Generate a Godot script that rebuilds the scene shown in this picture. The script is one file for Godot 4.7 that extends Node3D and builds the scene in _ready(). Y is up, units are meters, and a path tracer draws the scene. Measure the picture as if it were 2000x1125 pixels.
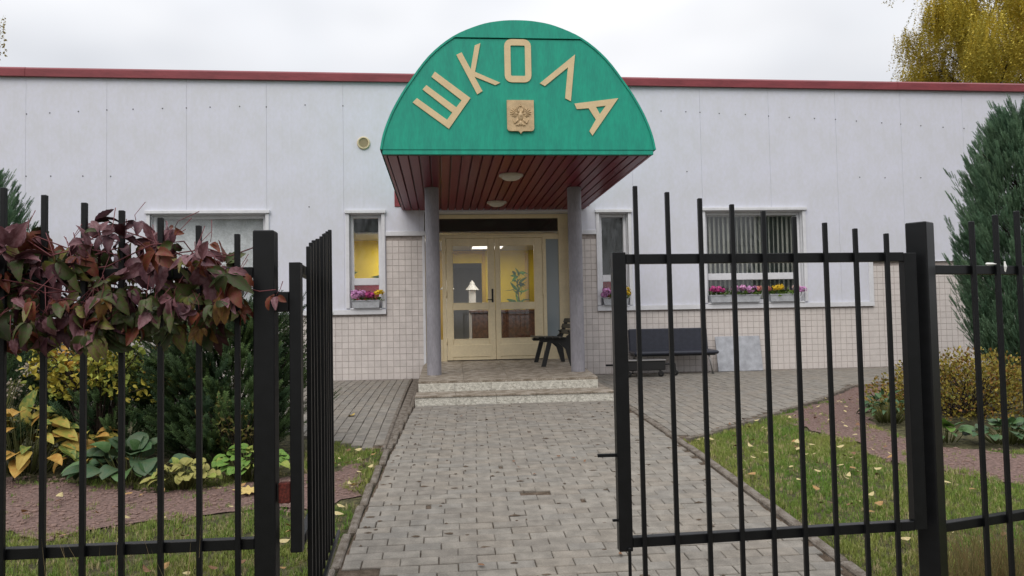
extends Node3D

var rng := RandomNumberGenerator.new()
var M := {}
var names := {}
var building: Node3D

# ------------------------------------------------------------------ basic helpers
func rr(a: float, b: float) -> float:
	return rng.randf_range(a, b)

func lin(r: float, g: float, b: float) -> Color:
	return Color(r, g, b).linear_to_srgb()

# height of the ground: level at the school wall, falling away towards the gate
func gy(z: float) -> float:
	if z < 0.0: return 0.0
	if z < 9.0: return -0.0053 * z * z
	if z < 16.0: return -0.4293 - 0.095 * (z - 9.0)
	return -1.0943

func numbered(n: String) -> String:
	if not names.has(n):
		names[n] = 0
		return n
	names[n] += 1
	return "%s_%03d" % [n, names[n]]

func tag(o: Node, label: String, category: String, group := "") -> Node:
	o.set_meta("label", label)
	o.set_meta("category", category)
	if group != "": o.set_meta("group", group)
	return o

func thing(called: String, at: Vector3, label: String, category: String, group := "") -> Node3D:
	var o := Node3D.new()
	o.name = numbered(called)
	add_child(o)
	o.position = at
	tag(o, label, category, group)
	return o

func part(called: String, parent: Node) -> Node3D:
	var o := Node3D.new()
	o.name = called
	parent.add_child(o, true)
	return o

func flat() -> SurfaceTool:
	var s := SurfaceTool.new()
	s.begin(Mesh.PRIMITIVE_TRIANGLES)
	s.set_smooth_group(-1)
	return s

func smooth() -> SurfaceTool:
	var s := SurfaceTool.new()
	s.begin(Mesh.PRIMITIVE_TRIANGLES)
	s.set_smooth_group(0)
	return s

func done(s: SurfaceTool) -> ArrayMesh:
	s.generate_normals()
	return s.commit()

func obj(called: String, s: SurfaceTool, m: Material, parent: Node = self) -> MeshInstance3D:
	return inst(called, done(s), m, parent)

func inst(called: String, mesh: Mesh, m: Material, parent: Node, t := Transform3D()) -> MeshInstance3D:
	var o := MeshInstance3D.new()
	o.name = numbered(called) if parent == self else called
	o.mesh = mesh
	o.material_override = m
	o.transform = t
	parent.add_child(o, true)
	return o

func structure(called: String, s: SurfaceTool, m: Material) -> MeshInstance3D:
	var o := obj(called, s, m)
	o.set_meta("kind", "structure")
	return o

func stuff(o: Node) -> Node:
	o.set_meta("kind", "stuff")
	return o

# a convex polygon whose front looks along out
func poly(s: SurfaceTool, p: Array, out: Vector3) -> void:
	var n: Vector3 = (p[1] - p[0]).cross(p[2] - p[0])
	var flip: bool = n.dot(out) > 0.0
	for i in range(1, p.size() - 1):
		s.add_vertex(p[0])
		if flip:
			s.add_vertex(p[i + 1]); s.add_vertex(p[i])
		else:
			s.add_vertex(p[i]); s.add_vertex(p[i + 1])

# box with chamfered edges
func bx(s: SurfaceTool, c: Vector3, size: Vector3, bev := 0.0, b := Basis()) -> void:
	var h := size * 0.5
	if bev <= 0.0:
		for a in 3:
			for sg in [-1.0, 1.0]:
				var n := Vector3(); n[a] = sg
				var pts := []
				for q in [[-1, -1], [1, -1], [1, 1], [-1, 1]]:
					var v := Vector3(); v[a] = sg * h[a]; v[(a + 1) % 3] = q[0] * h[(a + 1) % 3]; v[(a + 2) % 3] = q[1] * h[(a + 2) % 3]
					pts.append(c + b * v)
				poly(s, pts, b * n)
		return
	var cv := func(sg: Vector3, a: int) -> Vector3:
		var v := Vector3(sg.x * (h.x - bev), sg.y * (h.y - bev), sg.z * (h.z - bev))
		v[a] = sg[a] * h[a]
		return c + b * v
	for a in 3:
		var a1 := (a + 1) % 3
		var a2 := (a + 2) % 3
		for sg in [-1.0, 1.0]:
			var n := Vector3(); n[a] = sg
			var pts := []
			for q in [[-1.0, -1.0], [1.0, -1.0], [1.0, 1.0], [-1.0, 1.0]]:
				var g := Vector3(); g[a] = sg; g[a1] = q[0]; g[a2] = q[1]
				pts.append(cv.call(g, a))
			poly(s, pts, b * n)
		for s1 in [-1.0, 1.0]:
			for s2 in [-1.0, 1.0]:
				var g0 := Vector3(); g0[a] = -1.0; g0[a1] = s1; g0[a2] = s2
				var g1 := g0; g1[a] = 1.0
				var n2 := Vector3(); n2[a1] = s1; n2[a2] = s2
				poly(s, [cv.call(g0, a1), cv.call(g1, a1), cv.call(g1, a2), cv.call(g0, a2)], b * n2)
	for sx in [-1.0, 1.0]:
		for sy in [-1.0, 1.0]:
			for sz in [-1.0, 1.0]:
				var g := Vector3(sx, sy, sz)
				poly(s, [cv.call(g, 0), cv.call(g, 1), cv.call(g, 2)], b * g)

# box given by two corners
func bb(s: SurfaceTool, a: Vector3, b: Vector3, bev := 0.0) -> void:
	bx(s, (a + b) * 0.5, (b - a).abs(), bev)

# straight bar between two points with a square section
func bar(s: SurfaceTool, a: Vector3, b: Vector3, w: float, t: float, bev := 0.0, side := Vector3.RIGHT) -> void:
	var y := (b - a).normalized()
	var x := (side - y * side.dot(y)).normalized()
	bx(s, (a + b) * 0.5, Vector3(w, a.distance_to(b), t), bev, Basis(x, y, x.cross(y)))

func tube(s: SurfaceTool, pts: Array, rad: Array, n := 8, caps := true) -> void:
	var rings := []
	var ref := Vector3(0.13, 0.97, 0.21)
	for i in pts.size():
		var d: Vector3 = (pts[min(i + 1, pts.size() - 1)] - pts[max(i - 1, 0)]).normalized()
		if absf(d.dot(ref)) > 0.95: ref = Vector3(0.9, 0.1, 0.4)
		var u := d.cross(ref).normalized()
		var v := d.cross(u)
		var ring := []
		for k in n:
			var a := TAU * k / n
			ring.append(pts[i] + (u * cos(a) + v * sin(a)) * rad[min(i, rad.size() - 1)])
		rings.append(ring)
	for i in pts.size() - 1:
		for k in n:
			var k2 := (k + 1) % n
			var mid: Vector3 = (rings[i][k] + rings[i][k2]) * 0.5
			poly(s, [rings[i][k], rings[i][k2], rings[i + 1][k2], rings[i + 1][k]], mid - pts[i])
	if caps:
		poly(s, rings[0], pts[0] - pts[1])
		poly(s, rings[-1], pts[-1] - pts[-2])

# surface of revolution about the y axis through c: profile of (radius, height)
func lathe(s: SurfaceTool, c: Vector3, prof: Array, n := 24, b := Basis()) -> void:
	for i in prof.size() - 1:
		for k in n:
			var a := TAU * k / n
			var a2 := TAU * (k + 1) / n
			var p := func(q: Vector2, an: float) -> Vector3: return c + b * Vector3(cos(an) * q.x, q.y, sin(an) * q.x)
			var d: Vector2 = prof[i + 1] - prof[i]
			var nn := Vector3(cos((a + a2) * 0.5) * d.y, -d.x, sin((a + a2) * 0.5) * d.y)
			if prof[i].x < 1e-5:
				poly(s, [p.call(prof[i], a), p.call(prof[i + 1], a), p.call(prof[i + 1], a2)], b * nn)
			elif prof[i + 1].x < 1e-5:
				poly(s, [p.call(prof[i], a), p.call(prof[i + 1], a), p.call(prof[i], a2)], b * nn)
			else:
				poly(s, [p.call(prof[i], a), p.call(prof[i + 1], a), p.call(prof[i + 1], a2), p.call(prof[i], a2)], b * nn)

# polygon in the x-y plane, pushed from z0 to z1
func prism(s: SurfaceTool, p: PackedVector2Array, z0: float, z1: float, t := Transform3D()) -> void:
	var tri := Geometry2D.triangulate_polygon(p)
	for i in range(0, tri.size(), 3):
		for z in [z0, z1]:
			var q := []
			for j in 3: q.append(t * Vector3(p[tri[i + j]].x, p[tri[i + j]].y, z))
			poly(s, q, t.basis * Vector3(0, 0, 1 if z == maxf(z0, z1) else -1))
	var cw := Geometry2D.is_polygon_clockwise(p)
	for i in p.size():
		var a := p[i]
		var c := p[(i + 1) % p.size()]
		var d := c - a
		var n := Vector3(d.y, -d.x, 0) * (-1.0 if cw else 1.0)
		poly(s, [t * Vector3(a.x, a.y, z0), t * Vector3(c.x, c.y, z0), t * Vector3(c.x, c.y, z1), t * Vector3(a.x, a.y, z1)], t.basis * n)

func blob(s: SurfaceTool, c: Vector3, r: Vector3, b := Basis(), n := 8, m := 5) -> void:
	for i in m:
		for k in n:
			var f := func(ii: int, kk: int) -> Vector3:
				var th := PI * ii / m
				var ph := TAU * kk / n
				return Vector3(sin(th) * cos(ph), cos(th), sin(th) * sin(ph))
			var q := [f.call(i, k), f.call(i, k + 1), f.call(i + 1, k + 1), f.call(i + 1, k)]
			var out: Vector3 = b * (q[0] + q[1] + q[2] + q[3])
			var w := []
			for v in q: w.append(c + b * (v * r))
			if i == 0: poly(s, [w[0], w[2], w[3]], out)
			elif i == m - 1: poly(s, [w[0], w[1], w[2]], out)
			else: poly(s, w, out)

# sheet over the ground inside a polygon of (x, z), off above the ground line
func sheet(s: SurfaceTool, p: PackedVector2Array, off: float, step := 0.3, bump := 0.0) -> void:
	var lo := 1e9
	var hi := -1e9
	var xl := 1e9
	var xh := -1e9
	for v in p:
		lo = minf(lo, v.y); hi = maxf(hi, v.y); xl = minf(xl, v.x); xh = maxf(xh, v.x)
	var nz := FastNoiseLite.new()
	nz.seed = 5; nz.frequency = 1.6
	var z := floorf(lo / step) * step
	while z < hi:
		var x := floorf(xl / step) * step if bump > 0.0 else xl
		while x < xh:
			var x2 := x + step if bump > 0.0 else xh
			var cell := PackedVector2Array([Vector2(x, z), Vector2(x2, z), Vector2(x2, z + step), Vector2(x, z + step)])
			for piece in Geometry2D.intersect_polygons(p, cell):
				var tri := Geometry2D.triangulate_polygon(piece)
				for i in range(0, tri.size(), 3):
					var q := []
					for j in 3:
						var v: Vector2 = piece[tri[i + j]]
						q.append(Vector3(v.x, gy(v.y) + off + bump * nz.get_noise_2d(v.x * 2.0, v.y * 2.0), v.y))
					poly(s, q, Vector3.UP)
			x = x2
		z += step

# ------------------------------------------------------------------ textures and materials
func noise_image(size: int, freq: float, sd: int, kind := FastNoiseLite.TYPE_SIMPLEX_SMOOTH, oct := 4) -> Image:
	var n := FastNoiseLite.new()
	n.seed = sd
	n.noise_type = kind
	n.frequency = freq
	n.fractal_octaves = oct
	return n.get_seamless_image(size, size)

# tone sheet: multiplies a base colour; coarse patches and fine grain together
func tone(size: int, f1: float, f2: float, low: float, sd: int, tint := Color(1, 1, 1)) -> ImageTexture:
	var a := noise_image(size, f1, sd)
	var b := noise_image(size, f2, sd + 1)
	var im := Image.create(size, size, true, Image.FORMAT_RGB8)
	for y in size:
		for x in size:
			var v := a.get_pixel(x, y).r * 0.55 + b.get_pixel(x, y).r * 0.45
			v = clampf((v - 0.25) * 2.0, 0.0, 1.0)
			var k := lerpf(low, 1.0, v)
			im.set_pixel(x, y, Color(k, k, k).lerp(Color(k * tint.r, k * tint.g, k * tint.b), 1.0 - v))
	im.generate_mipmaps()
	return ImageTexture.create_from_image(im)

func bump_tex(size: int, freq: float, sd: int, strength: float) -> ImageTexture:
	var a := noise_image(size, freq, sd, FastNoiseLite.TYPE_SIMPLEX_SMOOTH, 5)
	a.convert(Image.FORMAT_RGBA8)
	a.bump_map_to_normal_map(strength)
	a.generate_mipmaps()
	return ImageTexture.create_from_image(a)

func mat(c: Color, rough: float, tex: Texture2D = null, scale := Vector3.ONE, norm: Texture2D = null, ns := 1.0) -> StandardMaterial3D:
	var m := StandardMaterial3D.new()
	m.albedo_color = c
	m.roughness = rough
	m.metallic_specular = 0.4
	if tex:
		m.albedo_texture = tex
	if norm:
		m.normal_enabled = true
		m.normal_texture = norm
		m.normal_scale = ns
	if tex or norm:
		m.uv1_triplanar = true
		m.uv1_world_triplanar = true
		m.uv1_scale = scale
	return m

# leaf print: body colour mottled towards a second colour, paler midrib and side veins
func leaf_tex(c1: Color, c2: Color, vein: Color, sd: int) -> ImageTexture:
	var im := Image.create(64, 96, true, Image.FORMAT_RGB8)
	var n := FastNoiseLite.new()
	n.seed = sd; n.frequency = 0.035
	for y in 96:
		for x in 64:
			var s := absf(x / 31.5 - 1.0)
			var t := y / 95.0
			var k := clampf(n.get_noise_2d(x, y) * 1.3 + 0.45, 0.0, 1.0)
			var c := c1.lerp(c2, k)
			var v := maxf(0.0, 1.0 - s / 0.05)
			var side := absf(fposmod((t - s * 0.28) * 9.0, 1.0) - 0.5)
			v = maxf(v, maxf(0.0, 1.0 - side / 0.1) * 0.45)
			c = c.lerp(vein, v * 0.6)
			c *= 0.9 + 0.2 * n.get_noise_2d(x * 6.0, y * 6.0)
			im.set_pixel(x, y, c.clamp(Color(0, 0, 0), Color(1, 1, 1)).linear_to_srgb())
	im.generate_mipmaps()
	return ImageTexture.create_from_image(im)

func leaf_mat(c1: Color, c2: Color, vein: Color, sd: int, rough := 0.42, back := 0.25) -> StandardMaterial3D:
	var m := StandardMaterial3D.new()
	m.albedo_texture = leaf_tex(c1, c2, vein, sd)
	m.roughness = rough + 0.06
	m.metallic_specular = 0.38
	m.backlight_enabled = true
	m.backlight = Color(back, back, back)
	m.cull_mode = BaseMaterial3D.CULL_DISABLED
	return m

func tinted(rough := 0.6, back := 0.2) -> StandardMaterial3D:
	var m := StandardMaterial3D.new()
	m.vertex_color_use_as_albedo = true
	m.roughness = rough
	m.metallic_specular = 0.35
	m.backlight_enabled = true
	m.backlight = Color(back, back, back)
	m.cull_mode = BaseMaterial3D.CULL_DISABLED
	return m

func make_materials() -> void:
	var soft := tone(256, 0.012, 0.08, 0.86, 3)
	var rough := tone(256, 0.02, 0.16, 0.62, 11, Color(1.0, 0.95, 0.88))
	var gritty := tone(256, 0.05, 0.35, 0.5, 21)
	var bump := bump_tex(256, 0.09, 31, 3.0)
	var fine := bump_tex(256, 0.25, 41, 4.0)
	var faint := tone(256, 0.012, 0.08, 0.95, 5)
	var gritty2 := tone(256, 0.05, 0.35, 0.58, 81)
	var stone := tone(256, 0.02, 0.22, 0.80, 71)
	M.soft = soft; M.rough = rough; M.gritty = gritty; M.bump = bump; M.fine = fine
	# metal cladding: fine pressed ribs
	var ribs := Image.create(128, 8, false, Image.FORMAT_RGBA8)
	for x in 128:
		var h := 0.5 + 0.5 * sin(TAU * x / 16.0)
		h = pow(h, 6.0)
		for y in 8: ribs.set_pixel(x, y, Color(h, h, h))
	ribs.bump_map_to_normal_map(1.2)
	var wall_tone := tone(512, 0.006, 0.03, 0.972, 51, Color(1.0, 1.0, 0.98))
	M.cladding = mat(lin(0.64, 0.65, 0.745), 0.5, wall_tone, Vector3(0.9, 0.6, 0.9), ImageTexture.create_from_image(ribs), 0.1)
	M.trim = mat(lin(0.68, 0.685, 0.72), 0.45, faint, Vector3.ONE * 0.8)
	M.core = mat(lin(0.3, 0.3, 0.3), 0.9)
	M.fascia = mat(lin(0.25, 0.05, 0.06), 0.4, soft, Vector3(0.4, 2, 1))
	M.grout = mat(lin(0.44, 0.385, 0.36), 0.9, stone, Vector3.ONE * 2.0)
	M.tiles = []
	for k in 4:
		var f: float = [1.0, 0.93, 1.03, 0.97][k]
		M.tiles.append(mat(lin(0.65 * f, 0.60 * f, 0.575 * f), 0.38, faint, Vector3.ONE * 1.7))
	M.green = mat(lin(0.012, 0.345, 0.235), 0.5, tone(512, 0.012, 0.07, 0.89, 61, Color(1.6, 1.0, 1.03)), Vector3(1.1, 0.25, 1.1))
	M.letter = mat(lin(0.69, 0.54, 0.32), 0.55, faint, Vector3.ONE * 2.0)
	M.emblem = mat(lin(0.60, 0.445, 0.26), 0.5, soft, Vector3.ONE * 3.0)
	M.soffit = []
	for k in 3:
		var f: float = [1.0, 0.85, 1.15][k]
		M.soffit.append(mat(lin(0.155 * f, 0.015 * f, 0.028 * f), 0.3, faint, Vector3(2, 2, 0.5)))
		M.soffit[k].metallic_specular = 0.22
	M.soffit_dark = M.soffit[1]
	M.pillar = mat(lin(0.31, 0.30, 0.33), 0.5, soft, Vector3(2, 0.5, 2))
	M.cream = mat(lin(0.80, 0.68, 0.45), 0.4, faint, Vector3.ONE)
	M.black = mat(lin(0.006, 0.0065, 0.0075), 0.36, stone, Vector3.ONE * 3.0, fine, 0.06)
	M.rust = mat(lin(0.16, 0.03, 0.02), 0.8, gritty, Vector3.ONE * 6.0)
	M.dark_metal = mat(lin(0.02, 0.02, 0.02), 0.45)
	M.lamp = mat(lin(0.55, 0.53, 0.46), 0.3)
	M.lamp_rim = mat(lin(0.45, 0.40, 0.33), 0.45)
	M.vent = mat(lin(0.58, 0.50, 0.33), 0.6)
	M.screw = mat(lin(0.06, 0.06, 0.07), 0.5)
	M.tread = mat(lin(0.41, 0.37, 0.32), 0.65, rough, Vector3.ONE * 1.1, bump, 0.12)
	# speckled riser tile
	var sp := Image.create(256, 256, true, Image.FORMAT_RGB8)
	var cell := FastNoiseLite.new()
	cell.noise_type = FastNoiseLite.TYPE_CELLULAR
	cell.cellular_return_type = FastNoiseLite.RETURN_CELL_VALUE
	cell.frequency = 0.2; cell.seed = 8
	var cell2 := FastNoiseLite.new()
	cell2.frequency = 0.05; cell2.seed = 9
	for y in 256:
		for x in 256:
			var v := cell.get_noise_2d(x + 3.0 * cell2.get_noise_2d(x * 2, y * 2) * 4.0, y)
			var c := Color(0.60, 0.58, 0.52) if v > 0.15 else (Color(0.46, 0.445, 0.39) if v > -0.4 else Color(0.26, 0.24, 0.205))
			sp.set_pixel(x, y, (c * (1.0 + 0.25 * cell2.get_noise_2d(x, y))).linear_to_srgb())
	sp.generate_mipmaps()
	M.riser = mat(Color(1, 1, 1), 0.5, ImageTexture.create_from_image(sp), Vector3.ONE * 1.6)
	M.pavers = []
	for c in [[0.235, 0.222, 0.203], [0.25, 0.237, 0.218], [0.215, 0.202, 0.185], [0.242, 0.224, 0.201], [0.228, 0.219, 0.205]]:
		M.pavers.append(mat(lin(c[0] * 1.16, c[1] * 1.12, c[2] * 1.06), 0.85, stone, Vector3.ONE * 1.4, fine, 0.22))
	M.joint = mat(lin(0.15, 0.115, 0.088), 0.95, rough, Vector3.ONE * 2.2, bump, 1.0)
	M.kerb = mat(lin(0.24, 0.215, 0.19), 0.9, rough, Vector3.ONE * 2.0, fine, 0.6)
	M.dirt = mat(lin(0.265, 0.172, 0.148), 0.95, gritty2, Vector3.ONE * 2.3, fine, 0.35)
	M.crumb = mat(lin(0.21, 0.14, 0.118), 0.95)
	M.soil = mat(lin(0.13, 0.12, 0.055), 0.95, gritty, Vector3.ONE * 0.9, bump, 1.0)
	M.bark = mat(lin(0.07, 0.05, 0.04), 0.9, gritty, Vector3(2, 1, 2), bump, 1.0)
	M.birch_bark = mat(lin(0.5, 0.48, 0.44), 0.8, gritty, Vector3(0.5, 2, 0.5))
	M.stem_red = mat(lin(0.13, 0.035, 0.04), 0.6)
	M.stem_green = mat(lin(0.09, 0.10, 0.03), 0.7)
	M.vinyl = mat(lin(0.032, 0.035, 0.05), 0.42, soft, Vector3.ONE * 3.0)
	M.slat = mat(lin(0.018, 0.02, 0.018), 0.5, gritty, Vector3(6, 6, 1))
	M.chrome = mat(lin(0.35, 0.34, 0.33), 0.35)
	M.chrome.metallic = 0.8
	M.slab = mat(lin(0.46, 0.475, 0.52), 0.5, stone, Vector3.ONE * 1.2)
	M.planter = mat(lin(0.52, 0.54, 0.58), 0.5, soft, Vector3.ONE * 2.0)
	M.yellow = mat(lin(0.80, 0.60, 0.03), 0.6, faint, Vector3.ONE)
	M.red = mat(lin(0.32, 0.01, 0.03), 0.6)
	M.brown = mat(lin(0.17, 0.07, 0.03), 0.45, rough, Vector3.ONE * 2.0)
	M.white = mat(lin(0.72, 0.72, 0.70), 0.5)
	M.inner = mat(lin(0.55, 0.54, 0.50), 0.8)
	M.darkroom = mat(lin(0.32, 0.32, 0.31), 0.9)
	M.inner_floor = mat(lin(0.14, 0.10, 0.07), 0.25)
	M.blind = mat(lin(0.50, 0.51, 0.45), 0.8, soft, Vector3(3, 1, 3))
	M.shade = mat(lin(0.68, 0.71, 0.73), 0.8, soft, Vector3.ONE)
	var g := StandardMaterial3D.new()
	g.albedo_color = Color(0.5, 0.55, 0.55, 0.04)
	g.transparency = BaseMaterial3D.TRANSPARENCY_ALPHA
	g.roughness = 0.02
	g.metallic_specular = 1.0
	M.glass = g
	var f2 := StandardMaterial3D.new()
	f2.albedo_color = Color(lin(0.30, 0.36, 0.40), 0.75)
	f2.transparency = BaseMaterial3D.TRANSPARENCY_ALPHA
	f2.roughness = 0.12
	M.frosted = f2
	var e := StandardMaterial3D.new()
	e.albedo_color = Color(1, 1, 1)
	e.emission_enabled = true
	e.emission = Color(1.0, 0.97, 0.92)
	e.emission_energy_multiplier = 1.6
	M.glow = e
	M.foliage = tinted(0.6, 0.25)
	M.thin_leaf = tinted(0.6, 0.55)
	M.needles = tinted(0.65, 0.12)
	M.grass = tinted(0.6, 0.25)

# ------------------------------------------------------------------ the school building
const SEAMS := [-10.9, -9.7, -8.6, -7.47, -6.30, -5.11, -3.92, -2.70, -1.51, -0.33, 0.85, 2.0, 3.16, 4.33, 5.51, 6.68, 7.84, 8.96, 10.1, 11.25, 12.4, 13.6]
# window openings: x0, x1, y0, y1
const OPEN := [[-4.46, -2.72, 1.13, 2.64], [-1.43, -0.925, 1.13, 2.63], [2.585, 3.06, 1.11, 2.62], [4.36, 6.03, 1.12, 2.64]]

func low_edge(x: float) -> float:
	if x < -0.86: return 1.11
	if x > -0.25 and x < 2.13: return 2.66
	if x < 2.54: return 2.34
	if x < 7.2: return 1.10
	return 1.77

func column_rects(a: float, b: float, top: float, bottom_of: Callable) -> Array:
	var xs := [a, b]
	for o in OPEN:
		for v in [o[0], o[1]]:
			if v > a and v < b: xs.append(v)
	for v in [-0.86, 2.54, 7.2, -0.25, 2.13]:
		if v > a and v < b: xs.append(v)
	xs.sort()
	var out := []
	for i in xs.size() - 1:
		var x0: float = xs[i]
		var x1: float = xs[i + 1]
		if x1 - x0 < 0.0005: continue
		var mid := (x0 + x1) * 0.5
		var y0: float = bottom_of.call(mid)
		var cut := false
		for o in OPEN:
			if mid > o[0] and mid < o[1]:
				if o[2] > y0 + 0.001: out.append([x0, x1, y0, o[2]])
				out.append([x0, x1, o[3], top])
				cut = true
		if not cut: out.append([x0, x1, y0, top])
	return out

func make_building() -> void:
	building = thing("school_building", Vector3.ZERO, "long single storey school clad in white metal panels above beige tiles", "building")
	# metal cladding panels, one mesh for each sheet
	for i in SEAMS.size() - 1:
		var s := flat()
		for r in column_rects(SEAMS[i] + 0.0013, SEAMS[i + 1] - 0.0013, 4.78, low_edge):
			bb(s, Vector3(r[0], r[2], -0.045), Vector3(r[1], r[3], 0.015))
		obj("wall_panel", s, M.cladding, building)
	# load-bearing wall behind, with the openings
	var core := flat()
	for r in column_rects(-10.9, 13.6, 4.7, func(x): return 2.70 if x > -0.25 and x < 2.13 else -0.3):
		bb(core, Vector3(r[0], r[2], -0.30), Vector3(r[1], r[3], -0.05))
	obj("wall_core", core, M.core, building)
	# rear and end walls, roof
	var shell := flat()
	bb(shell, Vector3(-10.9, -0.3, -9.2), Vector3(13.6, 4.7, -9.0))
	bb(shell, Vector3(-11.1, -0.3, -9.2), Vector3(-10.9, 4.7, -0.0))
	bb(shell, Vector3(13.6, -0.3, -9.2), Vector3(13.8, 4.7, -0.0))
	obj("outer_wall", shell, M.cladding, building)
	var roof := flat()
	bb(roof, Vector3(-11.1, 4.70, -9.2), Vector3(13.8, 4.82, -0.05))
	obj("roof", roof, M.core, building)
	# red fascia strips along the eaves, overlapping at the joints
	var fx := [-11.2, -6.32, -0.4, 3.6, 7.78, 13.9]
	for i in fx.size() - 1:
		var s := flat()
		var t0: float = 4.92 - 0.006 * (fx[i] + 6.7)
		var t1: float = 4.92 - 0.006 * (fx[i + 1] + 6.7)
		var zf := 0.075 + (0.006 if i % 2 == 0 else 0.0)
		var q := [Vector3(fx[i], t0 - 0.145, zf), Vector3(fx[i + 1] + 0.03, t1 - 0.145, zf), Vector3(fx[i + 1] + 0.03, t1 - 0.03, zf), Vector3(fx[i], t0 - 0.03, zf)]
		poly(s, q, Vector3.BACK)
		poly(s, [q[3], q[2], q[2] + Vector3(0, 0.03, -0.03), q[3] + Vector3(0, 0.03, -0.03)], Vector3(0, 1, 1))
		poly(s, [q[3] + Vector3(0, 0.03, -0.03), q[2] + Vector3(0, 0.03, -0.03), q[2] + Vector3(0, 0.035, -0.4), q[3] + Vector3(0, 0.035, -0.4)], Vector3.UP)
		poly(s, [q[0], q[1], q[1] + Vector3(0, 0, -0.055), q[0] + Vector3(0, 0, -0.055)], Vector3.DOWN)
		poly(s, [q[0], q[3], q[3] + Vector3(0, 0, -0.4), q[0] + Vector3(0, 0, -0.4)], Vector3.LEFT)
		poly(s, [q[1], q[2], q[2] + Vector3(0, 0, -0.4), q[1] + Vector3(0, 0, -0.4)], Vector3.RIGHT)
		obj("fascia", s, M.fascia, building)
	# screws of the cladding
	var sc := flat()
	for a in [[-6.29, 4.20], [-5.95, 4.22], [-5.53, 4.245], [-5.11, 4.27], [-4.72, 4.285], [-4.28, 4.30], [-3.92, 4.31], [-3.56, 4.325], [-3.11, 4.34], [-2.70, 4.335], [-2.10, 4.37], [-1.51, 4.36], [3.67, 4.31], [4.09, 4.30], [4.33, 4.29], [4.66, 4.275], [5.11, 4.26], [5.51, 4.235], [5.87, 4.215], [6.31, 4.20], [6.68, 4.185], [7.05, 4.16], [7.50, 4.13], [7.84, 4.11], [8.2, 4.085], [8.6, 4.06], [8.98, 4.04], [-6.29, 3.24], [-5.93, 3.24], [-5.46, 3.24], [-5.05, 3.235], [4.08, 3.30], [7.07, 3.20], [7.52, 3.19], [8.16, 3.19], [-2.05, 2.745]]:
		lathe(sc, Vector3(a[0], a[1], 0.0155), [Vector2(0.0105, 0), Vector2(0.009, 0.005), Vector2(0, 0.007)], 8, Basis(Vector3.RIGHT, PI / 2))
	stuff(obj("screws", sc, M.screw, building))
	# round wall vent
	var vt := part("vent", building)
	var s1 := smooth()
	lathe(s1, Vector3(-1.19, 3.76, 0.015), [Vector2(0.105, 0), Vector2(0.103, 0.018), Vector2(0.09, 0.03), Vector2(0.078, 0.03), Vector2(0.072, 0.012)], 28, Basis(Vector3.RIGHT, PI / 2))
	obj("ring", s1, M.vent, vt)
	var s2 := flat()
	lathe(s2, Vector3(-1.19, 3.76, 0.02), [Vector2(0.074, 0.0), Vector2(0, 0.002)], 24, Basis(Vector3.RIGHT, PI / 2))
	for k in 9:
		var yy := -0.06 + 0.015 * k
		var w := sqrt(maxf(0.0001, 0.072 * 0.072 - yy * yy))
		bb(s2, Vector3(-1.19 - w, 3.76 + yy - 0.003, 0.0215), Vector3(-1.19 + w, 3.76 + yy + 0.004, 0.032))
	obj("grille", s2, mat(lin(0.46, 0.39, 0.25), 0.7), vt)
	make_tiles()
	make_trim()
	for k in 4: make_window(k)
	make_doors()
	make_rooms()

func make_tiles() -> void:
	var grout := flat()
	for r in [[-10.9, -0.86, -0.3, 1.03], [-0.86, -0.25, -0.3, 2.27], [2.13, 2.54, -0.3, 2.27], [2.54, 7.2, -0.3, 1.03], [7.2, 13.6, -0.3, 1.76]]:
		bb(grout, Vector3(r[0], r[2], -0.049), Vector3(r[1], r[3], -0.004))
	obj("tile_backing", grout, M.grout, building)
	var spots := []
	for r in [[-4.96, -0.86, 1.0], [-0.86, -0.26, 2.26], [2.14, 2.53, 2.26], [2.54, 7.19, 1.0], [7.22, 12.0, 1.74]]:
		var x: float = r[0] + 0.05
		while x < r[1]:
			var y := 0.05
			while y + 0.04 < r[2]:
				spots.append(Vector2(x, y))
				y += 0.1
			x += 0.1
	var eye := Vector3(0.4, 0.89, 12.3)
	var seen := func(p: Vector2) -> float:
		var d := Vector3(p.x, p.y, 0).distance_to(eye)
		if p.x < -1.75: d += 50.0
		return d
	spots.sort_custom(func(a, b): return seen.call(a) < seen.call(b))
	var ts := flat()
	tile_shape(ts, Vector3.ZERO)
	var tile := done(ts)
	var rest := flat()
	for i in spots.size():
		var c := Vector3(spots[i].x, spots[i].y, rr(-0.0006, 0.0006))
		if i < 300: inst("tile", tile, M.tiles[rng.randi() % 4], building, Transform3D(Basis(Vector3.FORWARD, rr(-0.006, 0.006)), c))
		else: tile_shape(rest, c)
	stuff(obj("tile_field", rest, M.tiles[0], building))

func tile_shape(s: SurfaceTool, c: Vector3) -> void:
	var w := 0.0473
	var e := 0.0025
	var f := []
	var g := []
	for q in [[-1, -1], [1, -1], [1, 1], [-1, 1]]:
		f.append(c + Vector3(q[0] * (w - e), q[1] * (w - e), 0.0))
		g.append(c + Vector3(q[0] * w, q[1] * w, -0.0042))
	poly(s, f, Vector3.BACK)
	for i in 4:
		var j := (i + 1) % 4
		poly(s, [f[i], f[j], g[j], g[i]], (f[i] + f[j]) * 0.5 - c + Vector3(0, 0, 0.002))

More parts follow.
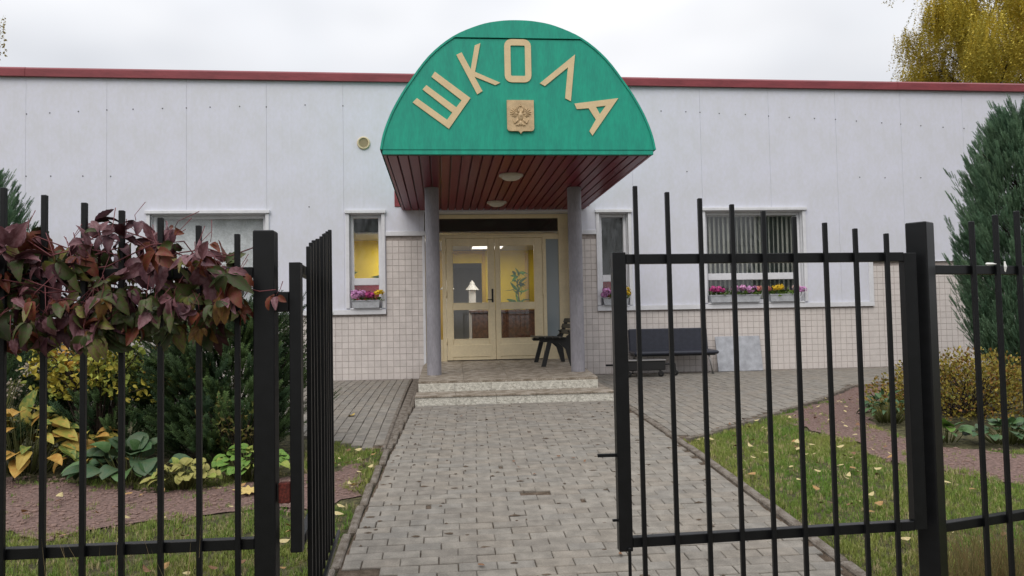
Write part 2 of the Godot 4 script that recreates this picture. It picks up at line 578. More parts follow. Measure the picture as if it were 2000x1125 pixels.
func make_trim() -> void:
	for r in [[-10.9, -0.865, 1.032, 1.108, 0.045], [2.525, 7.235, 1.022, 1.098, 0.045], [-0.862, -0.235, 2.272, 2.345, 0.035], [2.115, 2.538, 2.272, 2.345, 0.035], [7.238, 13.6, 1.762, 1.775, 0.03]]:
		var s := flat()
		bb(s, Vector3(r[0], r[2], -0.02), Vector3(r[1], r[3], r[4]), 0.004)
		obj("trim_strip", s, M.trim, building)
	var v := flat()
	bb(v, Vector3(7.155, 1.1, -0.02), Vector3(7.235, 1.79, 0.04), 0.004)
	obj("trim_strip", v, M.trim, building)
	# corners of the entrance recess
	for x in [[-0.285, -0.245], [2.125, 2.165]]:
		var s := flat()
		bb(s, Vector3(x[0], 0.0, -0.31), Vector3(x[1], 2.27, 0.012), 0.004)
		obj("corner_trim", s, M.trim, building)

func ring_frame(s: SurfaceTool, x0: float, x1: float, y0: float, y1: float, w: float, z0: float, z1: float, bev := 0.003) -> void:
	bb(s, Vector3(x0, y0, z0), Vector3(x0 + w, y1, z1), bev)
	bb(s, Vector3(x1 - w, y0, z0), Vector3(x1, y1, z1), bev)
	bb(s, Vector3(x0 + w, y1 - w, z0), Vector3(x1 - w, y1, z1 - 0.001), bev)
	bb(s, Vector3(x0 + w, y0, z0), Vector3(x1 - w, y0 + w, z1 - 0.001), bev)

func make_window(k: int) -> void:
	var o: Array = OPEN[k]
	var w := part("window", building)
	w.set_meta("label", ["wide window with a pale roller blind behind the creeper", "narrow window with yellow inside, left of the door", "narrow window reflecting sky, right of the door", "wide window with grey vertical blinds"][k])
	var x0: float = o[0]
	var x1: float = o[1]
	var y0: float = o[2]
	var y1: float = o[3]
	var c := flat()
	bb(c, Vector3(x0 - 0.055, y0, -0.02), Vector3(x0, y1 + 0.002, 0.04), 0.004)
	bb(c, Vector3(x1, y0, -0.02), Vector3(x1 + 0.055, y1 + 0.002, 0.04), 0.004)
	obj("casing", c, M.trim, w)
	var h := flat()
	bb(h, Vector3(x0 - 0.07, y1 + 0.003, -0.02), Vector3(x1 + 0.07, y1 + 0.055, 0.07), 0.005)
	obj("head_trim", h, M.trim, w)
	var reveal := flat()
	bb(reveal, Vector3(x0, y1 - 0.012, -0.30), Vector3(x1, y1, -0.012))
	bb(reveal, Vector3(x0, y0, -0.30), Vector3(x0 + 0.01, y1 - 0.012, -0.012))
	bb(reveal, Vector3(x1 - 0.01, y0, -0.30), Vector3(x1, y1 - 0.012, -0.012))
	obj("reveal", reveal, M.trim, w)
	var sl := flat()
	bb(sl, Vector3(x0 + 0.01, y0 - 0.02, -0.30), Vector3(x1 - 0.01, y0 + 0.004, 0.055), 0.004)
	obj("sill", sl, M.trim, w)
	var fx0 := x0 + 0.012
	var fx1 := x1 - 0.012
	var fy0 := y0 + 0.006
	var fy1 := y1 - 0.014
	var f := flat()
	ring_frame(f, fx0, fx1, fy0, fy1, 0.045, -0.14, -0.07)
	obj("frame", f, M.trim, w)
	var m := flat()
	var my := 1.50
	bb(m, Vector3(fx0 + 0.045, my, -0.14), Vector3(fx1 - 0.045, my + 0.11, -0.065), 0.004)
	obj("mullion", m, M.trim, w)
	var p := flat()
	bb(p, Vector3(fx0 + 0.04, my + 0.105, -0.112), Vector3(fx1 - 0.04, fy1 - 0.04, -0.106))
	obj("pane", p, M.glass, w)
	var p2 := flat()
	bb(p2, Vector3(fx0 + 0.04, fy0 + 0.04, -0.112), Vector3(fx1 - 0.04, my + 0.005, -0.106))
	obj("pane", p2, M.glass, w)
	if k == 0:
		var bl := flat()
		bb(bl, Vector3(fx0 + 0.03, fy0 + 0.05, -0.20), Vector3(fx1 - 0.03, fy1 - 0.02, -0.196))
		obj("roller_blind", bl, M.shade, w)
	if k == 3:
		var n := 20
		for i in n:
			var x := fx0 + 0.07 + (fx1 - fx0 - 0.14) * i / (n - 1)
			var b := flat()
			bx(b, Vector3(x, (fy0 + fy1) * 0.5 + 0.02, -0.22), Vector3(0.066, fy1 - fy0 - 0.09, 0.003), 0.0, Basis(Vector3.UP, 0.75 + rr(-0.22, 0.22)) * Basis(Vector3.FORWARD, rr(-0.006, 0.006)))
			obj("blind_slat", b, M.blind, w)
		var rail := flat()
		bb(rail, Vector3(fx0 + 0.03, fy1 - 0.05, -0.245), Vector3(fx1 - 0.03, fy1 - 0.022, -0.20))
		obj("blind_rail", rail, M.trim, w)

func make_doors() -> void:
	var Z := -0.30
	# reveal of the recess
	var rv := flat()
	bb(rv, Vector3(-0.244, 2.655, -0.29), Vector3(2.124, 2.70, 0.0))
	obj("door_reveal", rv, M.trim, building)
	# fixed frame
	var f := part("door_frame", building)
	for a in [[-0.243, -0.10, 0.235, 2.65], [1.955, 2.123, 0.235, 2.65], [0.025, 0.088, 0.235, 2.30], [1.682, 1.742, 0.235, 2.30]]:
		var s := flat()
		bb(s, Vector3(a[0], a[2], Z - 0.06), Vector3(a[1], a[3], Z + 0.02), 0.006)
		obj("post", s, M.cream, f)
	for a in [[-0.10, 1.955, 2.585, 2.65, 0.018], [-0.10, 0.025, 2.235, 2.30, 0.016], [1.742, 1.955, 2.235, 2.30, 0.016], [0.088, 1.682, 2.262, 2.30, 0.014], [-0.10, 1.955, 2.302, 2.325, 0.018], [-0.10, 0.025, 0.235, 0.60, 0.012], [1.742, 1.955, 0.235, 0.60, 0.012]]:
		var s := flat()
		bb(s, Vector3(a[0], a[2], Z - 0.055), Vector3(a[1], a[3], Z + a[4]), 0.005)
		obj("rail", s, M.cream, f)
	for a in [[-0.10, 1.955, 2.325, 2.585, 0], [-0.10, 0.025, 0.60, 2.235, 0], [1.742, 1.955, 0.60, 2.235, 1]]:
		var s := flat()
		bb(s, Vector3(a[0] - 0.004, a[2] - 0.004, Z - 0.022), Vector3(a[1] + 0.004, a[3] + 0.004, Z - 0.016))
		obj("pane", s, M.frosted if a[4] == 1 else M.glass, f)
	# two glazed leaves
	for k in 2:
		var d := part("door", building)
		d.set_meta("label", ["left leaf of the cream double door, with the handle", "right leaf of the cream double door"][k])
		var x0: float = [0.092, 0.892][k]
		var x1: float = [0.886, 1.678][k]
		var y0 := 0.262
		var y1 := 2.256
		var st0 := 0.098 if k == 0 else 0.075
		var st1 := 0.105 if k == 0 else 0.13
		var s := flat()
		bb(s, Vector3(x0, y0, Z - 0.045), Vector3(x0 + st0, y1, Z + 0.012), 0.005)
		bb(s, Vector3(x1 - st1, y0, Z - 0.045), Vector3(x1, y1, Z + 0.012), 0.005)
		bb(s, Vector3(x0 + st0, y1 - 0.112, Z - 0.045), Vector3(x1 - st1, y1, Z + 0.011), 0.005)
		bb(s, Vector3(x0 + st0, 1.09, Z - 0.045), Vector3(x1 - st1, 1.188, Z + 0.011), 0.005)
		bb(s, Vector3(x0 + st0, y0, Z - 0.045), Vector3(x1 - st1, 0.60, Z + 0.006), 0.005)
		obj("leaf_frame", s, M.cream, d)
		var pn := flat()
		bb(pn, Vector3(x0 + 0.05, 0.31, Z), Vector3(x1 - 0.05, 0.515, Z + 0.016), 0.008)
		obj("lower_panel", pn, M.cream, d)
		for g in [[1.186, y1 - 0.11], [0.598, 1.092]]:
			var gl := flat()
			bb(gl, Vector3(x0 + st0 - 0.004, g[0], Z - 0.022), Vector3(x1 - st1 + 0.004, g[1], Z - 0.016))
			obj("pane", gl, M.glass, d)
			var bd := flat()
			ring_frame(bd, x0 + st0 - 0.002, x1 - st1 + 0.002, g[0] - 0.002, g[1] + 0.002, 0.014, Z - 0.016, Z + 0.0135, 0.003)
			obj("glazing_bead", bd, M.cream, d)
		for hy in [0.52, 1.28, 2.05]:
			var hg := smooth()
			tube(hg, [Vector3(x0 - 0.004 if k == 0 else x1 + 0.004, hy, Z + 0.022), Vector3(x0 - 0.004 if k == 0 else x1 + 0.004, hy + 0.11, Z + 0.022)], [0.009], 8)
			obj("hinge", hg, M.cream, d)
		if k == 0:
			var hd := flat()
			bb(hd, Vector3(0.828, 1.20, Z + 0.012), Vector3(0.858, 1.42, Z + 0.018), 0.002)
			bar(hd, Vector3(0.843, 1.245, Z + 0.02), Vector3(0.843, 1.245, Z + 0.06), 0.014, 0.014)
			bar(hd, Vector3(0.85, 1.245, Z + 0.06), Vector3(0.755, 1.24, Z + 0.06), 0.016, 0.014, 0.004, Vector3.UP)
			obj("handle", hd, M.dark_metal, d)
	var th := flat()
	bb(th, Vector3(-0.10, 0.225, Z - 0.05), Vector3(1.955, 0.262, Z + 0.0))
	obj("threshold", th, M.dark_metal, building)

func make_rooms() -> void:
	# lobby behind the door and the narrow windows
	var fl := flat()
	bb(fl, Vector3(-10.9, -0.25, -9.0), Vector3(13.6, 0.235, -0.31))
	obj("interior_floor", fl, M.inner_floor, building)
	var ce := flat()
	bb(ce, Vector3(-10.9, 2.95, -9.0), Vector3(13.6, 3.05, -0.31))
	obj("ceiling", ce, M.inner, building)
	for a in [[-2.0, -1.9], [2.3, 2.4]]:
		var s := flat()
		bb(s, Vector3(a[0], 0.236, -8.99), Vector3(a[1], 2.949, -0.31))
		obj("partition", s, M.inner, building)
	# yellow wall at the back of the lobby, with a passage
	var by := flat()
	bb(by, Vector3(-1.9, 0.236, -3.7), Vector3(0.05, 2.359, -3.6))
	bb(by, Vector3(0.85, 0.236, -3.7), Vector3(2.3, 2.359, -3.6))
	bb(by, Vector3(0.05, 2.1, -3.7), Vector3(0.85, 2.359, -3.6))
	bb(by, Vector3(-1.899, 0.236, -1.5), Vector3(-0.62, 2.359, -1.42))
	obj("lobby_wall", by, M.yellow, building)
	var jm := flat()
	for x in [-0.02, 0.86, 1.75]:
		bb(jm, Vector3(x, 0.236, -3.6), Vector3(x + 0.06, 2.3, -3.56), 0.006)
	bb(jm, Vector3(-0.02, 2.302, -3.6), Vector3(0.92, 2.355, -3.56), 0.006)
	obj("wall_batten", jm, mat(lin(0.62, 0.40, 0.05), 0.6), building)
	# low red board under the narrow windows
	for x in [[-1.9, -0.6], [2.4, 3.5]]:
		var rd := flat()
		bb(rd, Vector3(x[0], 0.236, -0.62), Vector3(x[1], 1.56, -0.58))
		obj("parapet_board", rd, M.red, building)
	# partition between wide windows and the rooms behind
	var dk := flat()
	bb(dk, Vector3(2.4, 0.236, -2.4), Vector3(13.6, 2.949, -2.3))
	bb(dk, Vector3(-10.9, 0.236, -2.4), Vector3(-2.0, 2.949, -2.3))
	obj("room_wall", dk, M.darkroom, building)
	# suspended ceiling of the lobby, just above the door heads
	var sc := flat()
	bb(sc, Vector3(-1.899, 2.36, -8.9), Vector3(2.299, 2.38, -0.40))
	obj("suspended_ceiling", sc, M.inner, building)
	# ceiling lamps of the lobby
	for p in [Vector3(-0.4, 2.335, -0.95), Vector3(0.9, 2.335, -2.4), Vector3(0.5, 2.335, -5.4)]:
		var t := thing("ceiling_lamp", p, ["square ceiling lamp lit inside, between the narrow left window and the door", "square ceiling lamp lit inside, behind the double door", "square ceiling lamp lit in the passage behind the lobby"][[-0.4, 0.9, 0.5].find(snappedf(p.x, 0.1))], "lamp", "lamps in the school lobby")
		var s := flat()
		ring_frame(s, -0.32, 0.32, -0.32, 0.32, 0.03, 0.0, 0.05)
		inst("frame", done(s), M.white, t, Transform3D(Basis(Vector3.RIGHT, PI / 2), Vector3(0, 0.015, 0)))
		var g := flat()
		bb(g, Vector3(-0.29, -0.02, -0.29), Vector3(0.29, -0.005, 0.29))
		obj("diffuser", g, M.glow, t)
		var l := AreaLight3D.new()
		l.name = "light"
		l.area_size = Vector2(0.58, 0.58)
		l.light_color = Color(1.0, 0.97, 0.92)
		l.light_energy = 3.0 if p.x < 0.0 else 1.1
		l.shadow_enabled = true
		t.add_child(l)
		l.position = Vector3(0, -0.04, 0)
		l.rotation.x = -PI / 2
	# tall leafy house plants against the yellow wall
	var k := 0
	for p in [Vector3(-1.58, 0.236, -1.1), Vector3(-0.98, 0.236, -1.1), Vector3(1.55, 0.236, -3.1)]:
		var t := thing("house_plant", p, ["leafy green plant indoors against yellow wall, left side of narrow window", "leafy green plant indoors against yellow wall, right side of narrow window", "leafy green plant indoors behind the right door leaf"][k], "plant", "green plants in the lobby")
		var pot := smooth()
		lathe(pot, Vector3.ZERO, [Vector2(0.0, 0.0), Vector2(0.13, 0.0), Vector2(0.17, 0.3), Vector2(0.15, 0.3), Vector2(0.14, 0.26), Vector2(0, 0.26)], 16)
		obj("pot", pot, M.white, t)
		var st := smooth()
		tube(st, [Vector3(0, 0.25, 0), Vector3(0.02, 0.9, 0.01), Vector3(-0.01, 1.5, 0)], [0.02, 0.015, 0.008], 6)
		obj("stem", st, M.stem_green, t)
		var lf := []
		for i in 60:
			var y := rr(0.5, 1.65)
			lf.append([Vector3(rr(-0.05, 0.05), y, rr(-0.05, 0.05)), Vector3(rr(-1, 1), rr(-0.4, 0.7), rr(-1, 1)).normalized(), rr(0.7, 1.3), Color(0.05, 0.17, 0.02).lerp(Color(0.14, 0.28, 0.03), rng.randf())])
		stuff(scatter("crown", blade_leaf(0.22, 0.055, 0.6), lf, M.foliage, t))
		k += 1
	# white pedestal posts with pointed caps seen through the door
	for p in [Vector3(0.12, 0.236, -2.5), Vector3(0.62, 0.236, -3.0)]:
		var t := thing("display_post", p, "slim white display post with a conical cap, " + ("left" if p.x < 0.3 else "right") + " one behind the left door leaf", "post", "white posts in the lobby")
		var s := flat()
		bb(s, Vector3(-0.07, 0, -0.07), Vector3(0.07, 1.28, 0.07), 0.01)
		obj("shaft", s, M.white, t)
		var c := flat()
		lathe(c, Vector3(0, 1.28, 0), [Vector2(0.14, 0), Vector2(0.06, 0.1), Vector2(0.05, 0.14), Vector2(0, 0.2)], 12)
		obj("cap", c, M.white, t)
	# counter
	var ct := thing("counter", Vector3(0.95, 0.236, -2.9), "brown wooden counter inside the lobby behind the doors", "counter")
	var s3 := flat()
	bb(s3, Vector3(-0.35, 0, -0.2), Vector3(0.9, 0.82, 0.2), 0.01)
	obj("body", s3, M.brown, ct)
	var s4 := flat()
	bb(s4, Vector3(-0.4, 0.823, -0.25), Vector3(0.95, 0.87, 0.25), 0.008)
	obj("top", s4, M.brown, ct)

# many copies of one mesh, each [position, direction, size, colour]
func scatter(called: String, mesh: Mesh, list: Array, m: Material, parent: Node, spin := true) -> MultiMeshInstance3D:
	var mm := MultiMesh.new()
	mm.transform_format = MultiMesh.TRANSFORM_3D
	mm.use_colors = true
	mm.mesh = mesh
	mm.instance_count = list.size()
	for i in list.size():
		var a: Array = list[i]
		var y: Vector3 = a[1]
		var x := y.cross(Vector3(0.31, 0.2, 0.93)).normalized()
		var b := Basis(x, y, x.cross(y))
		if spin: b = b * Basis(Vector3.UP, rr(0, TAU))
		mm.set_instance_transform(i, Transform3D(b.scaled(Vector3.ONE * a[2]) if false else b * Basis.from_scale(Vector3.ONE * a[2]), a[0]))
		mm.set_instance_color(i, a[3])
	var o := MultiMeshInstance3D.new()
	o.name = numbered(called) if parent == self else called
	o.multimesh = mm
	o.material_override = m
	parent.add_child(o, true)
	return o

func white_colors(s: SurfaceTool) -> void:
	s.set_color(Color(1, 1, 1))

# simple leaf: grows along +y from the origin, folded at the midrib and bending back
func blade_leaf(length: float, width: float, curl: float, n := 4, round_tip := false) -> ArrayMesh:
	var s := smooth()
	white_colors(s)
	leaf_grid(s, length, width, curl, n, 0.25, 0.0, round_tip)
	return done(s)

func leaf_grid(s: SurfaceTool, length: float, width: float, curl: float, n: int, fold: float, teeth: float, round_tip: bool, twist := 0.0) -> void:
	var rows := []
	var p := Vector3.ZERO
	var ang := 0.0
	for i in n + 1:
		var t := float(i) / n
		var w := width * 0.5 * (pow(sin(PI * pow(t, 0.62)), 0.55 if round_tip else 0.8))
		if i == 0: w = width * 0.04
		if i == n: w = 0.0005
		if teeth > 0.0 and i > 0 and i < n: w *= 1.0 + (teeth if i % 2 == 0 else -teeth)
		var row := []
		for q in [-1.0, -0.5, 0.0, 0.5, 1.0]:
			var off := Vector3(q * w, 0, absf(q) * w * fold)
			off = Basis(Vector3.UP, twist * t) * off
			row.append([p + Basis(Vector3.RIGHT, -ang) * off, Vector2(q * 0.5 + 0.5, t)])
		rows.append(row)
		ang = curl * t
		p += Basis(Vector3.RIGHT, -ang) * Vector3(0, length / n, 0)
	for i in n:
		for k in 4:
			var q := [rows[i][k], rows[i][k + 1], rows[i + 1][k + 1], rows[i + 1][k]]
			for j in [0, 2, 1, 0, 3, 2]:
				s.set_uv(q[j][1])
				s.add_vertex(q[j][0])

# ------------------------------------------------------------------ canopy, pillars, steps
const ARCH := [[1.498, 2.735], [1.464, 2.90], [1.39, 3.10], [1.30, 3.275], [1.19, 3.45], [0.97, 3.745], [0.71, 3.962], [0.42, 4.092], [0.2, 4.14], [0.0, 4.152]]

func arch_points(scale := 1.0) -> PackedVector2Array:
	var half := []
	for i in ARCH.size() - 1:
		for k in 4:
			var t := k / 4.0
			var p := func(j: int) -> Vector2:
				var jj := clampi(j, 0, ARCH.size() - 1)
				if j >= ARCH.size(): return Vector2(-ARCH[ARCH.size() - 2][0], ARCH[ARCH.size() - 2][1])
				return Vector2(ARCH[jj][0], ARCH[jj][1])
			half.append((p.call(i) as Vector2).cubic_interpolate(p.call(i + 1), p.call(i - 1), p.call(i + 2), t))
	half.append(Vector2(0, 4.152))
	var out := PackedVector2Array()
	for v in half: out.append(Vector2(0.875 + v.x * scale, 2.735 + (v.y - 2.735) * scale))
	for i in range(half.size() - 2, -1, -1): out.append(Vector2(0.875 - half[i].x * scale, 2.735 + (half[i].y - 2.735) * scale))
	return out

func make_canopy() -> void:
	var c := thing("entrance_canopy", Vector3.ZERO, "green arched canopy with beige lettering over the school entrance", "canopy")
	var ZF := 4.12
	var arch := arch_points()
	# front panel in two pieces with a joint across the top
	var low := PackedVector2Array()
	var cap := PackedVector2Array()
	var yj := 3.955
	var inner := arch_points(0.992)
	for i in inner.size():
		if inner[i].y < yj - 0.012: low.append(inner[i])
	for i in inner.size():
		if inner[i].y > yj: cap.append(inner[i])
	var xr := 0.875 + 0.712
	var lowp := PackedVector2Array()
	var put := false
	for i in low.size():
		if not put and low[i].x < 0.875:
			lowp.append(Vector2(xr + 0.012, yj - 0.012)); lowp.append(Vector2(0.875 - 0.724, yj - 0.012)); put = true
		lowp.append(low[i])
	var s := flat()
	prism(s, lowp, ZF - 0.03, ZF)
	obj("front_panel", s, M.green, c)
	cap.append(Vector2(0.875 - 0.705, yj))
	cap.insert(0, Vector2(0.875 + 0.705, yj))
	var s2 := flat()
	prism(s2, cap, ZF - 0.03, ZF + 0.014)
	obj("top_panel", s2, M.green, c)
	# barrel shell
	var sh := flat()
	var outer := arch_points(1.0)
	var inn := arch_points(0.985)
	for i in outer.size() - 1:
		var a := outer[i]
		var b := outer[i + 1]
		var ia := inn[i]
		var ib := inn[i + 1]
		var n := Vector3(b.y - a.y, a.x - b.x, 0)
		if n.dot(Vector3(a.x - 0.875, a.y - 2.735, 0)) < 0: n = -n
		poly(sh, [Vector3(a.x, a.y, 0.02), Vector3(b.x, b.y, 0.02), Vector3(b.x, b.y, ZF + 0.012), Vector3(a.x, a.y, ZF + 0.012)], n)
		poly(sh, [Vector3(ia.x, ia.y, 0.02), Vector3(ib.x, ib.y, 0.02), Vector3(ib.x, ib.y, ZF + 0.012), Vector3(ia.x, ia.y, ZF + 0.012)], -n)
		poly(sh, [Vector3(a.x, a.y, ZF + 0.012), Vector3(b.x, b.y, ZF + 0.012), Vector3(ib.x, ib.y, ZF + 0.012), Vector3(ia.x, ia.y, ZF + 0.012)], Vector3.BACK)
	obj("shell", sh, M.green, c)
	# drip strip along the bottom edge
	var d := flat()
	bb(d, Vector3(-0.597, 2.683, ZF - 0.05), Vector3(2.347, 2.733, ZF - 0.006), 0.003)
	obj("edge_strip", d, M.green, c)
	var d2 := flat()
	bb(d2, Vector3(-0.59, 2.683, 0.02), Vector3(-0.56, 2.733, ZF - 0.06))
	bb(d2, Vector3(2.31, 2.683, 0.02), Vector3(2.34, 2.733, ZF - 0.06))
	obj("side_strip", d2, M.fascia, c)
	# soffit: backing and boards running back to the wall
	var bk := flat()
	bb(bk, Vector3(-0.55, 2.715, 0.02), Vector3(2.30, 2.73, ZF - 0.06))
	obj("soffit_backing", bk, M.soffit_dark, c)
	var nb := 25
	var pitch := 2.86 / nb
	for i in nb:
		var x := -0.555 + pitch * (i + 0.5)
		var b := flat()
		bb(b, Vector3(x - pitch * 0.5 + 0.008, 2.679 + rr(-0.001, 0.001), 0.02), Vector3(x + pitch * 0.5 - 0.008, 2.695, ZF - 0.055), 0.004)
		obj("soffit_board", b, M.soffit[rng.randi() % 3], c)
	# red flashing on the wall beside the canopy
	for x in [[-0.715, -0.592], [2.342, 2.43]]:
		var r := flat()
		bb(r, Vector3(x[0], 2.74, 0.016), Vector3(x[1], 3.0, 0.03), 0.003)
		obj("flashing", r, M.fascia, c)
	# bulkhead lamps, unlit
	for p in [Vector2(0.877, 2.99), Vector2(0.854, 0.85)]:
		var l := part("bulkhead_lamp", c)
		var a := smooth()
		lathe(a, Vector3(p.x, 2.679, p.y), [Vector2(0.15, 0.0), Vector2(0.15, -0.018), Vector2(0.125, -0.035), Vector2(0.115, -0.03)], 28)
		obj("rim", a, M.lamp_rim, l)
		var g := smooth()
		lathe(g, Vector3(p.x, 2.679, p.y), [Vector2(0.118, -0.025), Vector2(0.105, -0.05), Vector2(0.07, -0.066), Vector2(0.0, -0.072)], 28)
		obj("diffuser", g, M.lamp, l)
	# pillars
	for x in [-0.103, 1.818]:
		var p := smooth()
		lathe(p, Vector3(x, 0.0, 2.07), [Vector2(0.0935, 0.185), Vector2(0.0935, 2.678)], 32)
		obj("pillar", p, M.pillar, c)
	make_letters(c, ZF)
	make_emblem(c, ZF)

func pv(a: Array) -> PackedVector2Array:
	var p := PackedVector2Array()
	for v in a: p.append(Vector2(v[0], v[1]))
	return p

func make_letters(c: Node3D, z: float) -> void:
	var z1 := z + 0.012
	var s := flat()
	prism(s, pv([[-0.03, 3.576], [0.347, 3.292], [0.111, 2.957], [-0.271, 3.24], [-0.224, 3.287], [0.093, 3.054], [0.15, 3.133], [-0.164, 3.381], [-0.122, 3.428], [0.194, 3.19], [0.252, 3.267], [-0.067, 3.518]]), z, z1)
	obj("letter", s, M.letter, c)
	s = flat()
	prism(s, pv([[0.203, 3.762], [0.26, 3.79], [0.355, 3.607], [0.403, 3.867], [0.464, 3.894], [0.401, 3.578], [0.672, 3.462], [0.618, 3.435], [0.396, 3.525], [0.478, 3.369], [0.421, 3.332]]), z, z1)
	obj("letter", s, M.letter, c)
	# O: ring with rounded outer corners
	s = flat()
	var out := []
	var ins := []
	for q in [[1, 1], [-1, 1], [-1, -1], [1, -1]]:
		for k in 5:
			var a: float = PI / 2 * k / 4.0
			var v := Vector2(cos(a), sin(a))
			if q[0] * q[1] < 0: v = Vector2(sin(a), cos(a))
			out.append(Vector2(0.8675 + q[0] * (0.1455 - 0.075 + v.x * 0.075), 3.705 + q[1] * (0.237 - 0.075 + v.y * 0.075)))
			ins.append(Vector2(0.868 + q[0] * (0.078 - 0.012 + v.x * 0.012), 3.706 + q[1] * (0.167 - 0.012 + v.y * 0.012)))
	for i in out.size():
		var j := (i + 1) % out.size()
		var f := func(v: Vector2, zz: float) -> Vector3: return Vector3(v.x, v.y, zz)
		poly(s, [f.call(out[i], z1), f.call(out[j], z1), f.call(ins[j], z1), f.call(ins[i], z1)], Vector3.BACK)
		var mo: Vector2 = (out[i] + out[j]) * 0.5 - Vector2(0.8675, 3.705)
		poly(s, [f.call(out[i], z), f.call(out[j], z), f.call(out[j], z1), f.call(out[i], z1)], Vector3(mo.x, mo.y, 0))
		poly(s, [f.call(ins[i], z), f.call(ins[j], z), f.call(ins[j], z1), f.call(ins[i], z1)], -Vector3(mo.x, mo.y, 0))
	obj("letter", s, M.letter, c)
	s = flat()
	prism(s, pv([[1.497, 3.783], [1.44, 3.266], [1.377, 3.297], [1.415, 3.639], [1.157, 3.43], [1.102, 3.46]]), z, z1)
	obj("letter", s, M.letter, c)
	s = flat()
	# A: outer legs and bar as three strokes round the counter
	prism(s, pv([[1.966, 3.304], [1.669, 2.889], [1.636, 2.938], [1.711, 3.065], [1.756, 3.126], [1.824, 3.219]]), z, z1)
	prism(s, pv([[1.966, 3.304], [1.824, 3.219], [1.715, 3.205], [1.633, 3.19], [1.503, 3.179], [1.478, 3.24]]), z, z1)
	prism(s, pv([[1.715, 3.205], [1.756, 3.126], [1.711, 3.065], [1.633, 3.19]]), z, z1)
	obj("letter", s, M.letter, c)

func make_emblem(c: Node3D, z: float) -> void:
	var e := part("emblem", c)
	e.set_meta("label", "beige shield with a double-headed eagle in relief")
	var X := 0.8835
	var pts := [[X - 0.146, 3.269], [X + 0.146, 3.269], [X + 0.146, 2.96], [X + 0.138, 2.942], [X + 0.12, 2.932], [X + 0.03, 2.932], [X + 0.015, 2.924], [X, 2.902], [X - 0.015, 2.924], [X - 0.03, 2.932], [X - 0.12, 2.932], [X - 0.138, 2.942], [X - 0.146, 2.96]]
	var s := flat()
	prism(s, pv(pts), z, z + 0.03)
	obj("shield", s, M.emblem, e)
	var g := smooth()
	var zz := z + 0.03
	var f := func(x: float, y: float, rx: float, ry: float, turn: float, rz: float) -> void:
		for sg in ([1.0, -1.0] if absf(x) > 0.001 else [1.0]):
			blob(g, Vector3(X + sg * x, 3.10 + y, zz), Vector3(rx, ry, rz), Basis(Vector3.BACK, sg * turn), 8, 5)
	f.call(0.0, -0.005, 0.03, 0.055, 0.0, 0.016)
	f.call(0.0, 0.0, 0.018, 0.024, 0.0, 0.024)
	for k in 7:
		var a: float = [0.30, 0.62, 0.94, 1.24, 1.54, 1.86, 2.2][k]
		var L: float = [0.07, 0.085, 0.09, 0.088, 0.08, 0.066, 0.05][k]
		f.call(0.03 + sin(a) * L * 0.62, 0.012 + cos(a) * L * 0.62, 0.0065, L * 0.46, -a, 0.012)
	f.call(0.045, 0.02, 0.02, 0.014, 0.5, 0.013)
	f.call(0.022, 0.05, 0.011, 0.03, -0.35, 0.017)
	f.call(0.034, 0.076, 0.014, 0.011, -0.5, 0.018)
	f.call(0.05, 0.071, 0.009, 0.005, -0.6, 0.012)
	f.call(0.031, 0.094, 0.012, 0.009, 0.0, 0.014)
	f.call(0.0, 0.105, 0.016, 0.012, 0.0, 0.016)
	f.call(0.0, 0.124, 0.005, 0.008, 0.0, 0.012)
	f.call(0.04, -0.06, 0.012, 0.03, 0.7, 0.014)
	f.call(0.064, -0.08, 0.014, 0.008, 0.0, 0.014)
	f.call(0.075, -0.066, 0.005, 0.035, -0.5, 0.01)
	f.call(0.0, -0.085, 0.018, 0.034, 0.0, 0.014)
	f.call(0.02, -0.095, 0.009, 0.03, 0.5, 0.012)
	f.call(0.036, -0.1, 0.008, 0.024, 0.9, 0.011)
	obj("eagle_relief", g, M.emblem, e)

func porch_y(z: float) -> float:
	return 0.243 - 0.0225 * z

